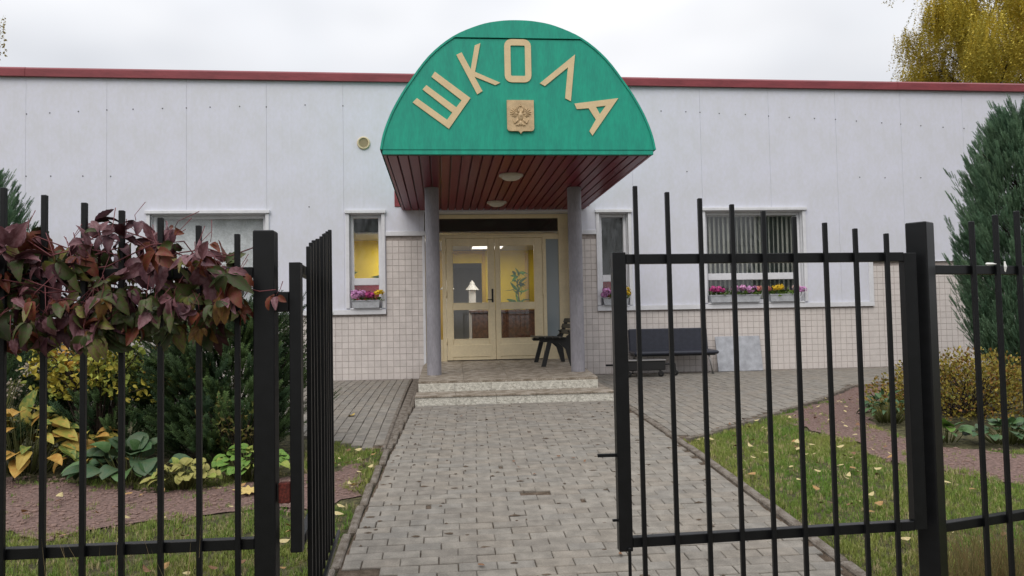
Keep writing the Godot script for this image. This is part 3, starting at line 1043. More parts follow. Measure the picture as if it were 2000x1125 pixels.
func make_steps() -> void:
	var t := thing("entrance_steps", Vector3.ZERO, "two shallow stone steps with speckled risers up to the porch", "steps")
	# porch slab
	var s := flat()
	var right := func(z: float) -> float: return 2.12 - 0.07 * z
	var zr := [-0.30, 0.55, 1.35, 2.15, 2.9]
	for i in zr.size() - 1:
		var z0: float = zr[i]
		var z1: float = zr[i + 1] - 0.003
		var n := 4
		for k in n:
			var a := func(q: float, z: float) -> float: return lerpf(-0.245 if z < 0.02 else -0.29, right.call(z) if z > 0.02 else 2.123, q)
			var q0 := k / float(n)
			var q1 := (k + 1) / float(n)
			var st := flat()
			var zz0 := z0
			if z0 < 0.0 and k == n: zz0 = 0.0
			var p := [Vector3(a.call(q0, z0) + 0.0015, porch_y(z0), zz0), Vector3(a.call(q1, z0) - 0.0015, porch_y(z0), zz0), Vector3(a.call(q1, z1) - 0.0015, porch_y(z1), z1), Vector3(a.call(q0, z1) + 0.0015, porch_y(z1), z1)]
			poly(st, p, Vector3.UP)
			for j in 4:
				var j2 := (j + 1) % 4
				var mid: Vector3 = (p[j] + p[j2]) * 0.5 - (p[0] + p[1] + p[2] + p[3]) * 0.25
				poly(st, [p[j], p[j2], p[j2] - Vector3(0, 0.03, 0), p[j] - Vector3(0, 0.03, 0)], mid)
			obj("porch_slab", st, M.tread, t)
	var body := flat()
	prism(body, PackedVector2Array([Vector2(-0.28, 0.0), Vector2(2.11, 0.0), Vector2(1.905, -2.88), Vector2(-0.28, -2.88)]), -0.12, 0.135, Transform3D(Basis(Vector3.RIGHT, -PI / 2), Vector3(0, 0, 0)))
	obj("body", body, M.grout, t)
	# risers of speckled tile
	var n1 := 5
	for k in n1:
		var r := flat()
		var a := lerpf(-0.29, 1.918, k / float(n1)) + 0.0015
		var b := lerpf(-0.29, 1.918, (k + 1) / float(n1)) - 0.0015
		bb(r, Vector3(a, 0.045, 2.88), Vector3(b, 0.147, 2.902), 0.002)
		obj("riser_tile", r, M.riser, t)
		var r2 := flat()
		var a2 := lerpf(-0.315, 2.03, k / float(n1)) + 0.0015
		var b2 := lerpf(-0.315, 2.03, (k + 1) / float(n1)) - 0.0015
		bb(r2, Vector3(a2, -0.085, 3.38), Vector3(b2, 0.026, 3.402), 0.002)
		obj("riser_tile", r2, M.riser, t)
		var tr := flat()
		bb(tr, Vector3(a2, 0.026, 2.905), Vector3(b2, 0.048, 3.412), 0.003)
		obj("tread_slab", tr, M.tread, t)
	# lower step wraps round the right side
	var sd := flat()
	prism(sd, PackedVector2Array([Vector2(1.925, -2.9), Vector2(2.03, -2.9), Vector2(2.24, -0.02), Vector2(2.135, -0.02)]), -0.085, 0.044, Transform3D(Basis(Vector3.RIGHT, -PI / 2), Vector3.ZERO))
	obj("side_step", sd, M.tread, t)
	var sb := flat()
	bb(sb, Vector3(-0.305, -0.085, 2.9), Vector3(2.02, 0.0255, 3.379))
	obj("body", sb, M.grout, t)

# ------------------------------------------------------------------ ground
const PLAZA_R := [[2.09, 0.0], [2.09, 5.70], [2.44, 5.43], [3.13, 4.84], [4.3, 3.8], [5.33, 2.66], [5.88, 2.63], [12.0, 2.6], [12.0, 0.0]]
const PLAZA_L := [[-0.50, 0.0], [-0.52, 5.62], [-0.62, 5.60], [-1.02, 5.19], [-2.0, 4.3], [-3.2, 3.2], [-4.4, 2.6], [-4.4, 0.0]]
const DIRT_R := [[3.42, 4.66], [4.3, 3.86], [5.33, 2.72], [6.6, 2.70], [6.0, 3.3], [4.75, 4.1], [4.2, 4.9], [4.02, 5.6], [4.12, 6.25], [4.63, 6.52], [5.6, 7.2], [6.8, 8.6], [5.9, 9.0], [4.7, 7.9], [3.99, 7.29], [3.65, 6.91], [3.39, 6.41], [3.5, 6.12], [3.48, 5.75], [3.36, 5.3]]
const DIRT_L := [[-0.60, 5.95], [-0.80, 6.28], [-1.33, 6.5], [-2.0, 6.73], [-2.26, 6.5], [-3.31, 6.16], [-6.5, 5.2], [-6.5, 6.6], [-3.4, 7.25], [-2.61, 7.46], [-2.22, 7.52], [-1.79, 7.3], [-1.18, 7.12], [-0.71, 7.2], [-0.64, 6.9]]

func path_left(z: float) -> float:
	return -0.325 - 0.045 * (z - 3.4)

func ragged(a: Array, amount: float, sd: int) -> PackedVector2Array:
	var n := FastNoiseLite.new()
	n.seed = sd; n.frequency = 1.1
	var out := PackedVector2Array()
	for i in a.size():
		var p := Vector2(a[i][0], a[i][1])
		var q := Vector2(a[(i + 1) % a.size()][0], a[(i + 1) % a.size()][1])
		var m := maxi(1, int(p.distance_to(q) / 0.12))
		for k in m:
			var v := p.lerp(q, float(k) / m)
			out.append(v + Vector2(n.get_noise_2d(v.x * 3, v.y * 3), n.get_noise_2d(v.x * 3 + 50, v.y * 3)) * amount)
	return out

func paver_mesh(w: float, d: float, s: SurfaceTool = null, t := Transform3D()) -> ArrayMesh:
	var st := s if s else flat()
	var e := 0.004
	var top := []
	var mid := []
	var bot := []
	for q in [[-1, -1], [1, -1], [1, 1], [-1, 1]]:
		top.append(t * Vector3(q[0] * (w * 0.5 - e), 0, q[1] * (d * 0.5 - e)))
		mid.append(t * Vector3(q[0] * w * 0.5, -0.004, q[1] * d * 0.5))
		bot.append(t * Vector3(q[0] * w * 0.5, -0.035, q[1] * d * 0.5))
	poly(st, top, t.basis.y)
	for i in 4:
		var j := (i + 1) % 4
		var out: Vector3 = (mid[i] + mid[j]) * 0.5 - t.origin
		poly(st, [top[i], top[j], mid[j], mid[i]], out + t.basis.y * 0.1)
		poly(st, [mid[i], mid[j], bot[j], bot[i]], out)
	return null if s else done(st)

func ground_basis(z: float) -> Basis:
	return Basis(Vector3.RIGHT, atan2(-(gy(z + 0.05) - gy(z - 0.05)), 0.1))

func lay_pavers(owner_node: Node3D, list: Array, keep: int) -> void:
	# list of [x, z, width, depth]; nearest to the gate first
	list.sort_custom(func(a, b): return a[1] > b[1])
	var meshes := {}
	var rest := []
	for m in M.pavers: rest.append(flat())
	for i in list.size():
		var a: Array = list[i]
		var t := Transform3D(ground_basis(a[1]) * Basis(Vector3.UP, rr(-0.012, 0.012)) * Basis(Vector3.FORWARD, rr(-0.012, 0.012)) * Basis(Vector3.RIGHT, rr(-0.014, 0.014)), Vector3(a[0] + rr(-0.0015, 0.0015), gy(a[1]) + rr(-0.003, 0.0025), a[1]))
		var mi: int = rng.randi() % M.pavers.size()
		if i < keep:
			var key := Vector2(a[2], a[3])
			if not meshes.has(key): meshes[key] = paver_mesh(a[2], a[3])
			inst("paver", meshes[key], M.pavers[mi], owner_node, t)
		else:
			paver_mesh(a[2], a[3], rest[mi], t)
	for k in M.pavers.size():
		stuff(obj("paver_field", rest[k], M.pavers[k], owner_node))

func make_ground() -> void:
	# terrain sheet out to the horizon
	var s := smooth()
	var xs := [-220.0, -60.0, -20.0, -12.0]
	for i in 25: xs.append(-11.0 + i)
	xs.append_array([16.0, 24.0, 60.0, 220.0])
	var zs := [-220.0, -60.0, -20.0, -9.5, -0.02]
	for i in 36: zs.append(0.25 + 0.45 * i)
	zs.append_array([20.0, 40.0, 80.0, 220.0])
	for i in xs.size() - 1:
		for k in zs.size() - 1:
			var f := func(x: float, z: float) -> Vector3: return Vector3(x, gy(z) - 0.03 - (0.012 if z < 0.0 else 0.0), z)
			poly(s, [f.call(xs[i], zs[k]), f.call(xs[i + 1], zs[k]), f.call(xs[i + 1], zs[k + 1]), f.call(xs[i], zs[k + 1])], Vector3.UP)
	structure("ground", s, M.soil)
	# footpath
	var j := flat()
	sheet(j, PackedVector2Array([Vector2(path_left(3.3), 3.3), Vector2(2.02, 3.3), Vector2(2.02, 14.0), Vector2(path_left(14.0), 14.0)]), -0.013, 0.25)
	var p := structure("path", j, M.joint)
	var list := []
	var z := 3.47
	var row := 0
	while z < 10.2:
		var x := path_left(z) + 0.012 + (0.1 if row % 2 == 0 else 0.0) + rr(-0.006, 0.006)
		if row % 2 == 0: list.append([x - 0.051, z, 0.092, 0.0955])
		while x < 1.99:
			var w := 0.1955
			if x + w > 2.0: w = 1.995 - x
			var gone := rng.randf() < 0.001 or (x < path_left(z) + 0.16 and z > 7.2 and rng.randf() < 0.14)
			if w > 0.05 and not gone:
				if rng.randf() < 0.02: list.append([x + w * 0.43, z, w * 0.86, 0.0955])
				else: list.append([x + w * 0.5, z, w, 0.0955])
			x += 0.2
		z += 0.0985
		row += 1
	lay_pavers(p, list, 300)
	# crumbs of earth and leaf mould lodged at the joints
	var cr := flat()
	for i in 170:
		var cz := rr(3.5, 9.2)
		var cx := path_left(cz) + 0.05 + (2.0 - path_left(cz)) * (rng.randf() if rng.randf() < 0.7 else pow(rng.randf(), 3.0))
		if cx > 1.97: continue
		cz = 3.47 + 0.0985 * round((cz - 3.47) / 0.0985) + (0.049 if rng.randf() < 0.5 else rr(-0.04, 0.04))
		var ring := []
		var n := 7
		var rx := rr(0.008, 0.04) * (1.0 if rng.randf() < 0.6 else 0.5)
		var rz := rr(0.006, 0.018)
		for k in n:
			var a := TAU * k / n
			var q := rr(0.5, 1.15)
			ring.append(Vector3(cx + cos(a) * rx * q, gy(cz + sin(a) * rz * q) + 0.0015, cz + sin(a) * rz * q))
		var top := Vector3(cx, gy(cz) + rr(0.004, 0.009), cz)
		for k in n: poly(cr, [ring[k], ring[(k + 1) % n], top], Vector3.UP)
	stuff(obj("earth_crumbs", cr, M.joint, p))
	# paved areas either side of the porch
	for side in 2:
		var poly2 := pv(PLAZA_L if side == 0 else PLAZA_R)
		var js := flat()
		sheet(js, poly2, -0.014, 0.25)
		var pl := structure("pavement_left" if side == 0 else "pavement_right", js, M.joint)
		var li := []
		var x := -4.35 if side == 0 else 2.145
		var col := 0
		while x < (-0.54 if side == 0 else 11.8):
			var zz := 0.1 + (0.1 if col % 2 == 0 else 0.0)
			while zz < 5.8:
				if Geometry2D.is_point_in_polygon(Vector2(x, zz + 0.06), poly2) and Geometry2D.is_point_in_polygon(Vector2(x, zz - 0.06), poly2):
					li.append([x, zz, 0.0945, 0.1955])
				zz += 0.2
			x += 0.1
			col += 1
		lay_pavers(pl, li, 300)
	# kerbs: flat concrete gutter left of the porch, narrow edging along the path
	var k1 := structure("kerb_left", flat_box_row(-0.40), M.kerb)
	var zk := 0.02
	while zk < 5.6:
		var d := minf(0.5, 5.72 - zk)
		kerb_stone(k1, Vector3(-0.478 - 0.004 * zk, 0.012, zk + d * 0.5), 0.035, d - 0.012)
		kerb_stone(k1, Vector3(path_left(zk + 0.2) - 0.022 if zk > 3.3 else -0.343, 0.02, zk + d * 0.5), 0.045, d - 0.012)
		zk += 0.5
	zk = 0.02
	while zk < 5.6:
		var d := minf(0.5, 5.72 - zk)
		kerb_stone(k1, Vector3(-0.408 - 0.004 * zk - (0.045 * maxf(0.0, zk - 3.2) * 0.5), -0.004, zk + d * 0.5), 0.095 + 0.02 * maxf(0.0, 3.2 - zk) * 0.0, d - 0.006)
		zk += 0.5
	zk = 5.73
	while zk < 11.0:
		kerb_stone(k1, Vector3(path_left(zk + 0.25) - 0.035 + rr(-0.008, 0.008), 0.006 + rr(-0.008, 0.006), zk + 0.25), 0.05, 0.485)
		zk += 0.5
	var k2 := structure("kerb_right", flat_box_row(2.045), M.kerb)
	zk = 3.45
	while zk < 11.0:
		kerb_stone(k2, Vector3(2.048 + rr(-0.005, 0.005), 0.008 + rr(-0.005, 0.005), zk + 0.25), 0.065, 0.488)
		zk += 0.5
	# edging of the right pavement against lawn and dirt
	var e := [[2.12, 5.72], [2.44, 5.46], [3.13, 4.87], [4.3, 3.83], [5.33, 2.69], [5.88, 2.66], [9.0, 2.63]]
	for i in e.size() - 1:
		var a := Vector2(e[i][0], e[i][1])
		var b := Vector2(e[i + 1][0], e[i + 1][1])
		var n := maxi(1, int(round(a.distance_to(b) / 0.5)))
		for k in n:
			var q0 := a.lerp(b, float(k) / n)
			var q1 := a.lerp(b, float(k + 1) / n)
			var mid := (q0 + q1) * 0.5
			var ks := flat()
			bx(ks, Vector3.ZERO, Vector3(q0.distance_to(q1) - 0.01, 0.10, 0.05), 0.008)
			inst("kerbstone", done(ks), M.kerb, k2, Transform3D(Basis(Vector3.UP, -(q1 - q0).angle()), Vector3(mid.x, gy(mid.y) - 0.036, mid.y)))
	# bare earth tracks
	for side in 2:
		var ds := smooth()
		sheet(ds, ragged(DIRT_R if side == 1 else DIRT_L, 0.14, 3 + side), -0.019, 0.15, 0.008)
		var tr := structure("dirt_track_right" if side == 1 else "dirt_track_left", ds, M.dirt)
		# loose crumbs of earth
		var area := ragged(DIRT_R if side == 1 else DIRT_L, 0.3, 23 + side)
		var cr2 := flat()
		for i in 2600:
			var q := Vector2(rr(3.3, 5.6), rr(2.8, 7.8)) if side == 1 else Vector2(rr(-3.4, -0.6), rr(5.9, 7.6))
			if not Geometry2D.is_point_in_polygon(q, area): continue
			var sz := rr(0.004, 0.011) * (1.0 if rng.randf() < 0.9 else 1.8)
			blob(cr2, Vector3(q.x, gy(q.y) - 0.017, q.y), Vector3(sz * rr(0.8, 1.6), sz * 0.7, sz), Basis(Vector3.UP, rr(0, 3)), 5, 3)
		stuff(obj("earth_crumbs", cr2, M.crumb, tr))

func flat_box_row(x: float) -> SurfaceTool:
	# thin mortar bed under the kerbstones
	var s := flat()
	bb(s, Vector3(x - 0.02, -0.22, 3.5), Vector3(x + 0.02, -0.2, 4.6))
	return s

func kerb_stone(parent: Node, at: Vector3, w: float, d: float) -> void:
	var s := flat()
	bx(s, Vector3.ZERO, Vector3(w, 0.12, d), 0.008)
	inst("kerbstone", done(s), M.kerb, parent, Transform3D(ground_basis(at.z), Vector3(at.x, gy(at.z) + at.y - 0.06, at.z)))

func in_any(p: Vector2, list: Array) -> bool:
	for q in list:
		if Geometry2D.is_point_in_polygon(p, q): return true
	return false

func make_grass() -> void:
	# one tuft of short blades
	var s := flat()
	white_colors(s)
	var hold := rng.state
	for k in 9:
		var a := rr(0, TAU)
		var b := Vector3(rr(-0.018, 0.018), 0, rr(-0.018, 0.018))
		var lean := Vector3(cos(a), 0, sin(a)) * rr(0.006, 0.03)
		var h := rr(0.022, 0.05)
		var w := Vector3(-sin(a), 0, cos(a)) * 0.0018
		var m := b + Vector3(0, h * 0.6, 0) + lean * 0.4
		var tp := b + Vector3(0, h, 0) + lean
		for v in [b - w, b + w, m + w * 0.8, b - w, m + w * 0.8, m - w * 0.8, m - w * 0.8, m + w * 0.8, tp]: s.add_vertex(v)
	var tuft := done(s)
	rng.state = hold + 77
	var dirt := [ragged(DIRT_R, 0.3, 14), ragged(DIRT_L, 0.3, 13)]
	var paved := [pv(PLAZA_R), pv(PLAZA_L)]
	var n := FastNoiseLite.new()
	n.seed = 12; n.frequency = 0.9
	var rows := [[], []]
	for side in 2:
		var count := 46000 if side == 1 else 30000
		for i in count:
			var x := rr(2.1, 6.2) if side == 1 else rr(-4.4, -0.42)
			var z := rr(3.8, 9.6) if side == 1 else rr(5.0, 9.7)
			var p := Vector2(x, z)
			if in_any(p, paved): continue
			var v := n.get_noise_2d(x, z)
			if in_any(p, dirt):
				if rng.randf() > 0.045: continue
			if side == 1:
				if Vector2((x - 5.2) / 1.15, (z - 5.0) / 1.0).length() < 1.0: continue
				if x > 4.05 and z < 6.4 and z > 4.2: continue
			else:
				if x > path_left(z) - 0.07: continue
				# planted bed behind the left track
				if x < -1.15 and z < 6.3: continue
				if z < 5.55 and x > -0.7: continue
			if rng.randf() < clampf(-v * 0.9, 0.0, 0.45): continue
			var c := Color(0.11, 0.21, 0.03).lerp(Color(0.25, 0.27, 0.07), clampf(0.5 + v * 0.9 + rr(-0.3, 0.3), 0.0, 1.0))
			if rng.randf() < 0.14: c = Color(0.40, 0.34, 0.18)
			rows[side].append([Vector3(x, gy(z) - 0.03, z), Vector3(rr(-0.15, 0.15), 1, rr(-0.15, 0.15)).normalized(), rr(0.5, 1.05) * (1.0 + 0.5 * n.get_noise_2d(x * 2.5 + 30.0, z * 2.5)), c])
	for side in 2:
		var o := scatter("lawn", tuft, rows[side], M.grass, self)
		stuff(o)
		tag(o, "short autumn grass left of the path" if side == 0 else "short autumn grass right of the path behind the gate", "grass")

# ------------------------------------------------------------------ fences and gates
func metal(called: String, parent: Node, a: Vector3, b: Vector3, w: float, t: float, bev := 0.002, side := Vector3.RIGHT) -> MeshInstance3D:
	var s := flat()
	if called == "bar": b += Vector3(rr(-0.004, 0.004), rr(-0.003, 0.003), rr(-0.004, 0.004))
	bar(s, a, b, w, t, bev, side)
	return obj(called, s, M.black, parent)

func make_fences() -> void:
	# left fence with its post
	var f := thing("fence", Vector3(0, 0, 0), "black square-bar metal fence left of the gateway, overgrown with creeper", "fence", "black metal fence and gates")
	for k in 16:
		var x := -0.755 - 0.1365 * k
		var up := clampf((k) / 6.0, 0.0, 1.0)
		var top := lerpf(1.235, 1.41, up)
		if k > 6: top = 1.41 - 0.028 * (k - 6)
		metal("bar", f, Vector3(x, -0.22, 9.365), Vector3(x, top, 9.365), 0.0192, 0.0192)
	metal("rail", f, Vector3(-3.0, 0.088, 9.335), Vector3(-0.70, 0.085, 9.335), 0.04, 0.034, 0.002, Vector3.UP)
	metal("rail", f, Vector3(-3.0, 1.09, 9.335), Vector3(-0.70, 1.09, 9.335), 0.04, 0.034, 0.002, Vector3.UP)
	metal("post", f, Vector3(-0.655, -0.6, 9.345), Vector3(-0.655, 1.245, 9.345), 0.077, 0.077, 0.004)
	# left leaf, opened towards the school
	var g := thing("gate_leaf", Vector3(-0.545, 0, 9.34), "black gate leaf swung open and seen edge-on, left of the path", "gate", "black metal fence and gates")
	var dir := Vector3(-0.055, 0, -1.16).normalized()
	var sd := dir
	for k in 9:
		var p := dir * (0.115 + 0.119 * k)
		metal("bar", g, Vector3(p.x + 0.031, -0.2, p.z), Vector3(p.x + 0.031, 1.20 + 0.0225 * k, p.z), 0.018, 0.018, 0.002, sd)
	metal("stile", g, Vector3(0, 0.05, 0), Vector3(0, 1.125, 0), 0.042, 0.05, 0.002)
	metal("stile", g, dir * 1.16 + Vector3(0, 0.05, 0), dir * 1.16 + Vector3(0, 1.125, 0), 0.042, 0.05, 0.002)
	for y in [0.07, 1.105]:
		metal("rail", g, dir * 0.025 + Vector3(0, y, 0), dir * 1.135 + Vector3(0, y, 0), 0.036, 0.036, 0.002, Vector3.UP)
	metal("rail", g, dir * 0.08 + Vector3(0.052, -0.19, 0), dir * 1.16 + Vector3(0.052, -0.19, 0), 0.02, 0.016, 0.002, Vector3.UP)
	for y in [0.27, 0.98]:
		var h := flat()
		bb(h, Vector3(-0.066, y - 0.04, -0.015), Vector3(-0.022, y + 0.035, 0.02), 0.003)
		obj("hinge", h, M.rust if y < 0.5 else M.black, g)
	# right leaf, closed
	var r := thing("gate_leaf", Vector3(1.82, 0, 9.455), "black gate leaf standing across the right half of the path", "gate", "black metal fence and gates")
	var d2 := Vector3(-1.165, 0, 0.05).normalized()
	for k in 9:
		var p := d2 * (0.108 + 0.124 * k)
		metal("bar", r, Vector3(p.x, -0.22, p.z + 0.034), Vector3(p.x, 1.198 + 0.0226 * k, p.z + 0.03), 0.0162, 0.0162)
	metal("stile", r, d2 * 1.165 + Vector3(0, 0.045, 0), d2 * 1.165 + Vector3(0, 1.135, 0), 0.05, 0.04, 0.002)
	metal("stile", r, Vector3(0, 0.06, 0), Vector3(0, 1.125, 0), 0.05, 0.04, 0.002)
	for y in [0.075, 1.11]:
		metal("rail", r, d2 * 1.14 + Vector3(0, y, 0), d2 * 0.025 + Vector3(0, y, 0), 0.036, 0.034, 0.002, Vector3.UP)
	metal("drop_bolt", r, d2 * 1.155 + Vector3(0, -0.62, 0.026), d2 * 1.155 + Vector3(0, 0.06, 0.026), 0.011, 0.011)
	metal("latch_pin", r, d2 * 1.16 + Vector3(0.0, 0.39, 0.0), d2 * 1.26 + Vector3(0, 0.392, 0.0), 0.012, 0.012, 0.001, Vector3.UP)
	metal("latch_pin", r, d2 * 1.16 + Vector3(0.0, 0.155, 0.0), d2 * 1.21 + Vector3(0, 0.155, 0.0), 0.009, 0.009, 0.001, Vector3.UP)
	# right fence with its turned post
	var f2 := thing("fence", Vector3(1.905, 0, 9.41), "black square-bar metal fence right of the gateway, beside the corner post", "fence", "black metal fence and gates")
	var s := flat()
	bx(s, Vector3(0, 0.32, 0), Vector3(0.08, 1.86, 0.08), 0.004, Basis(Vector3.UP, 0.62))
	obj("post", s, M.black, f2)
	var d3 := Vector3(0.57, 0, -0.155).normalized()
	for k in 9:
		var p := d3 * (0.265 + 0.133 * k)
		metal("bar", f2, Vector3(p.x, -0.19, p.z + 0.03), Vector3(p.x, 1.262 + 0.026 * k, p.z + 0.026), 0.0178, 0.0178)
	for y in [0.045, 1.062]:
		metal("rail", f2, d3 * 0.04 + Vector3(0, y, 0), d3 * 1.5 + Vector3(0, y, 0), 0.036, 0.034, 0.002, Vector3.UP)
	metal("rail", f2, d3 * 0.04 + Vector3(0, -0.245, 0), d3 * 0.24 + Vector3(0, -0.245, 0), 0.024, 0.024, 0.002, Vector3.UP)
	# scraps of tape on the right fence
	var k2 := 0
	for a in [[0.35, 1.085], [0.435, 1.075]]:
		var t := flat()
		var c: Vector3 = f2.position + d3 * a[0] + Vector3(0.0, a[1], 0.022)
		var q := []
		for i in 6:
			var an := TAU * i / 6.0
			q.append(c + Vector3(cos(an) * (0.026 if k2 == 0 else 0.007) * rr(0.7, 1.1), sin(an) * (0.007 if k2 == 0 else 0.026) * rr(0.7, 1.2), 0.003 * cos(an * 2) + 0.012))
		poly(t, q, Vector3.BACK)
		var o := obj("tape_scrap", t, M.white)
		tag(o, ["scrap of white tape lying flat on the right fence rail", "scrap of white tape hanging down from the right fence rail"][k2], "tape", "white tape on the fence")
		k2 += 1

# ------------------------------------------------------------------ creeper on the left fence
func make_creeper() -> void:
	var v := thing("virginia_creeper", Vector3(-1.1, 0, 9.36), "purple and green autumn creeper trailing along the left fence", "climbing plant")
	var mats := [
		leaf_mat(Color(0.115, 0.042, 0.05), Color(0.19, 0.095, 0.108), Color(0.25, 0.12, 0.12), 1, 0.42, 0.2),
		leaf_mat(Color(0.07, 0.025, 0.036), Color(0.11, 0.045, 0.055), Color(0.20, 0.085, 0.09), 2, 0.4, 0.18),
		leaf_mat(Color(0.15, 0.03, 0.022), Color(0.13, 0.055, 0.02), Color(0.22, 0.09, 0.05), 3, 0.45, 0.25),
		leaf_mat(Color(0.06, 0.095, 0.022), Color(0.085, 0.06, 0.035), Color(0.13, 0.15, 0.05), 4, 0.45, 0.25),
		leaf_mat(Color(0.038, 0.062, 0.016), Color(0.055, 0.05, 0.024), Color(0.09, 0.11, 0.035), 5, 0.45, 0.2),
		leaf_mat(Color(0.16, 0.18, 0.035), Color(0.14, 0.075, 0.05), Color(0.24, 0.23, 0.08), 6, 0.45, 0.3),
		leaf_mat(Color(0.19, 0.11, 0.025), Color(0.14, 0.06, 0.025), Color(0.25, 0.17, 0.06), 7, 0.5, 0.3)]
	var shapes := []
	for k in 10:
		var s := smooth()
		leaf_grid(s, 1.0, rr(0.42, 0.62), rr(0.0, 1.9), 11, rr(-0.1, 0.8), 0.065, false, rr(-1.1, 1.1))
		shapes.append(done(s))
	var stems := smooth()
	# long shoots along the top of the fence
	var nz := FastNoiseLite.new()
	nz.seed = 4; nz.frequency = 1.7
	for k in 8:
		var pts := []
		var y0 := rr(0.98, 1.2)
		var x1 := rr(-0.95, -0.68)
		for i in 16:
			var x := lerpf(-2.0, x1, i / 15.0)
			pts.append(Vector3(x + 1.1, y0 + 0.14 * nz.get_noise_2d(x * 2.0, k * 9.0), 0.0 + 0.13 * nz.get_noise_2d(x * 2.0 + 40, k * 9.0)))
		tube(stems, pts, [0.0026, 0.0026], 5)
	tube(stems, [Vector3(0.38, 1.03, 0.03), Vector3(0.44, 1.015, 0.06), Vector3(0.50, 1.02, 0.07)], [0.002], 5)
	var groups := []
	for i in 215:
		var x := rr(-1.95, -0.74)
		var top := 1.24 if x < -0.95 else lerpf(1.24, 1.06, (x + 0.95) / 0.21)
		var low := 0.885 if x < -0.85 else 0.95
		var q := rng.randf()
		groups.append([x, lerpf(low, top, q), rr(-0.13, 0.16)])
	for i in 36: groups.append([rr(-1.85, -1.1), rr(0.86, 0.95), rr(0.0, 0.15)])
	for a in [[-1.10, 1.28, 0.05], [-1.27, 1.27, 0.0], [-1.48, 1.25, 0.03], [-0.98, 1.26, 0.0], [-0.84, 1.20, 0.04], [-1.62, 1.24, 0.02], [-0.60, 1.0, 0.07], [-0.72, 1.08, 0.08], [-0.93, 0.98, 0.14], [-0.80, 0.97, 0.14], [-1.36, 0.94, 0.14], [-1.18, 1.0, 0.14], [-1.52, 0.93, 0.14], [-1.43, 0.92, 0.12], [-1.02, 0.95, 0.13], [-0.88, 0.93, 0.13]]: groups.append(a)
	var leaves := []
	for a in groups:
		var c := Vector3(a[0] + 1.1, a[1], a[2])
		var hgt := clampf((a[1] - 0.92) / 0.32, 0.0, 1.0)
		var up: bool = rng.randf() < hgt * 0.6 - 0.1
		var main := Vector3(rr(-0.6, 0.6), rr(0.2, 0.8) if up else rr(-1.0, -0.3), rr(-0.2, 0.7)).normalized()
		var nn := (Vector3(rr(-0.6, 0.6), 0.75, 0.65) - main * main.dot(Vector3(0, 0.75, 0.65))).normalized()
		var pal: int
		var q := rng.randf()
		if hgt > 0.55: pal = [0, 0, 1, 2, 5, 2, 0][int(q * 6.99)]
		else: pal = [0, 1, 3, 4, 3, 2, 5, 6, 4, 3][int(q * 9.99)]
		var root := c - main * 0.07 + Vector3(rr(-0.04, 0.04), rr(0.0, 0.05), -0.03)
		tube(stems, [root, c - main * 0.02 + Vector3(0, 0.008, 0), c], [0.0016, 0.0012], 4)
		var size := rr(0.055, 0.112)
		for k in 5:
			if rng.randf() < 0.12: continue
			var ang: float = [0.0, 0.75, -0.75, 1.5, -1.5][k] + rr(-0.25, 0.25)
			var d := main.rotated(nn, ang)
			d = (d + Vector3(0, -0.25 if not up else -0.05, 0) + Vector3(rr(-0.25, 0.25), rr(-0.25, 0.2), rr(-0.2, 0.3))).normalized()
			var z := (nn - d * nn.dot(d)).normalized()
			z = z.rotated(d, rr(-0.8, 0.8))
			var L: float = size * [1.0, 0.95, 0.95, 0.72, 0.72][k] * rr(0.8, 1.2)
			var mi := pal
			if rng.randf() < 0.35: mi = [0, 1, 3, 4, 5, 0][rng.randi() % 6]
			leaves.append([Transform3D(Basis(d.cross(z), d, z) * Basis.from_scale(Vector3(L, L, L)), c + d * 0.008), mi, rng.randi() % 10, c.z + d.z * L * 0.5])
	leaves.sort_custom(func(m, n): return m[3] > n[3])
	# the leaves nearest the viewer stand alone, those behind them make up the inner mass
	var extra := []
	for m in mats:
		var st := SurfaceTool.new()
		st.begin(Mesh.PRIMITIVE_TRIANGLES)
		extra.append(st)
	for i in leaves.size():
		var a: Array = leaves[i]
		if i < 298: inst("leaf", shapes[a[2]], mats[a[1]], v, a[0])
		else: (extra[a[1]] as SurfaceTool).append_from(shapes[a[2]], 0, a[0])
	for i in 160:
		var c := Vector3(rr(-1.95, -0.78) + 1.1, rr(0.92, 1.2), rr(-0.15, 0.0))
		var d := Vector3(rr(-0.7, 0.7), rr(-1, 0.1), rr(-0.3, 0.4)).normalized()
		var z := Vector3(rr(-0.4, 0.4), 0.5, 0.8)
		z = (z - d * z.dot(d)).normalized()
		(extra[[3, 4, 4, 1, 5][rng.randi() % 5]] as SurfaceTool).append_from(shapes[rng.randi() % 10], 0, Transform3D(Basis(d.cross(z), d, z) * Basis.from_scale(Vector3.ONE * rr(0.06, 0.11)), c))
	obj("stem", stems, M.stem_red, v)
	for k in mats.size():
		stuff(inst("inner_leaves", (extra[k] as SurfaceTool).commit(), mats[k], v))

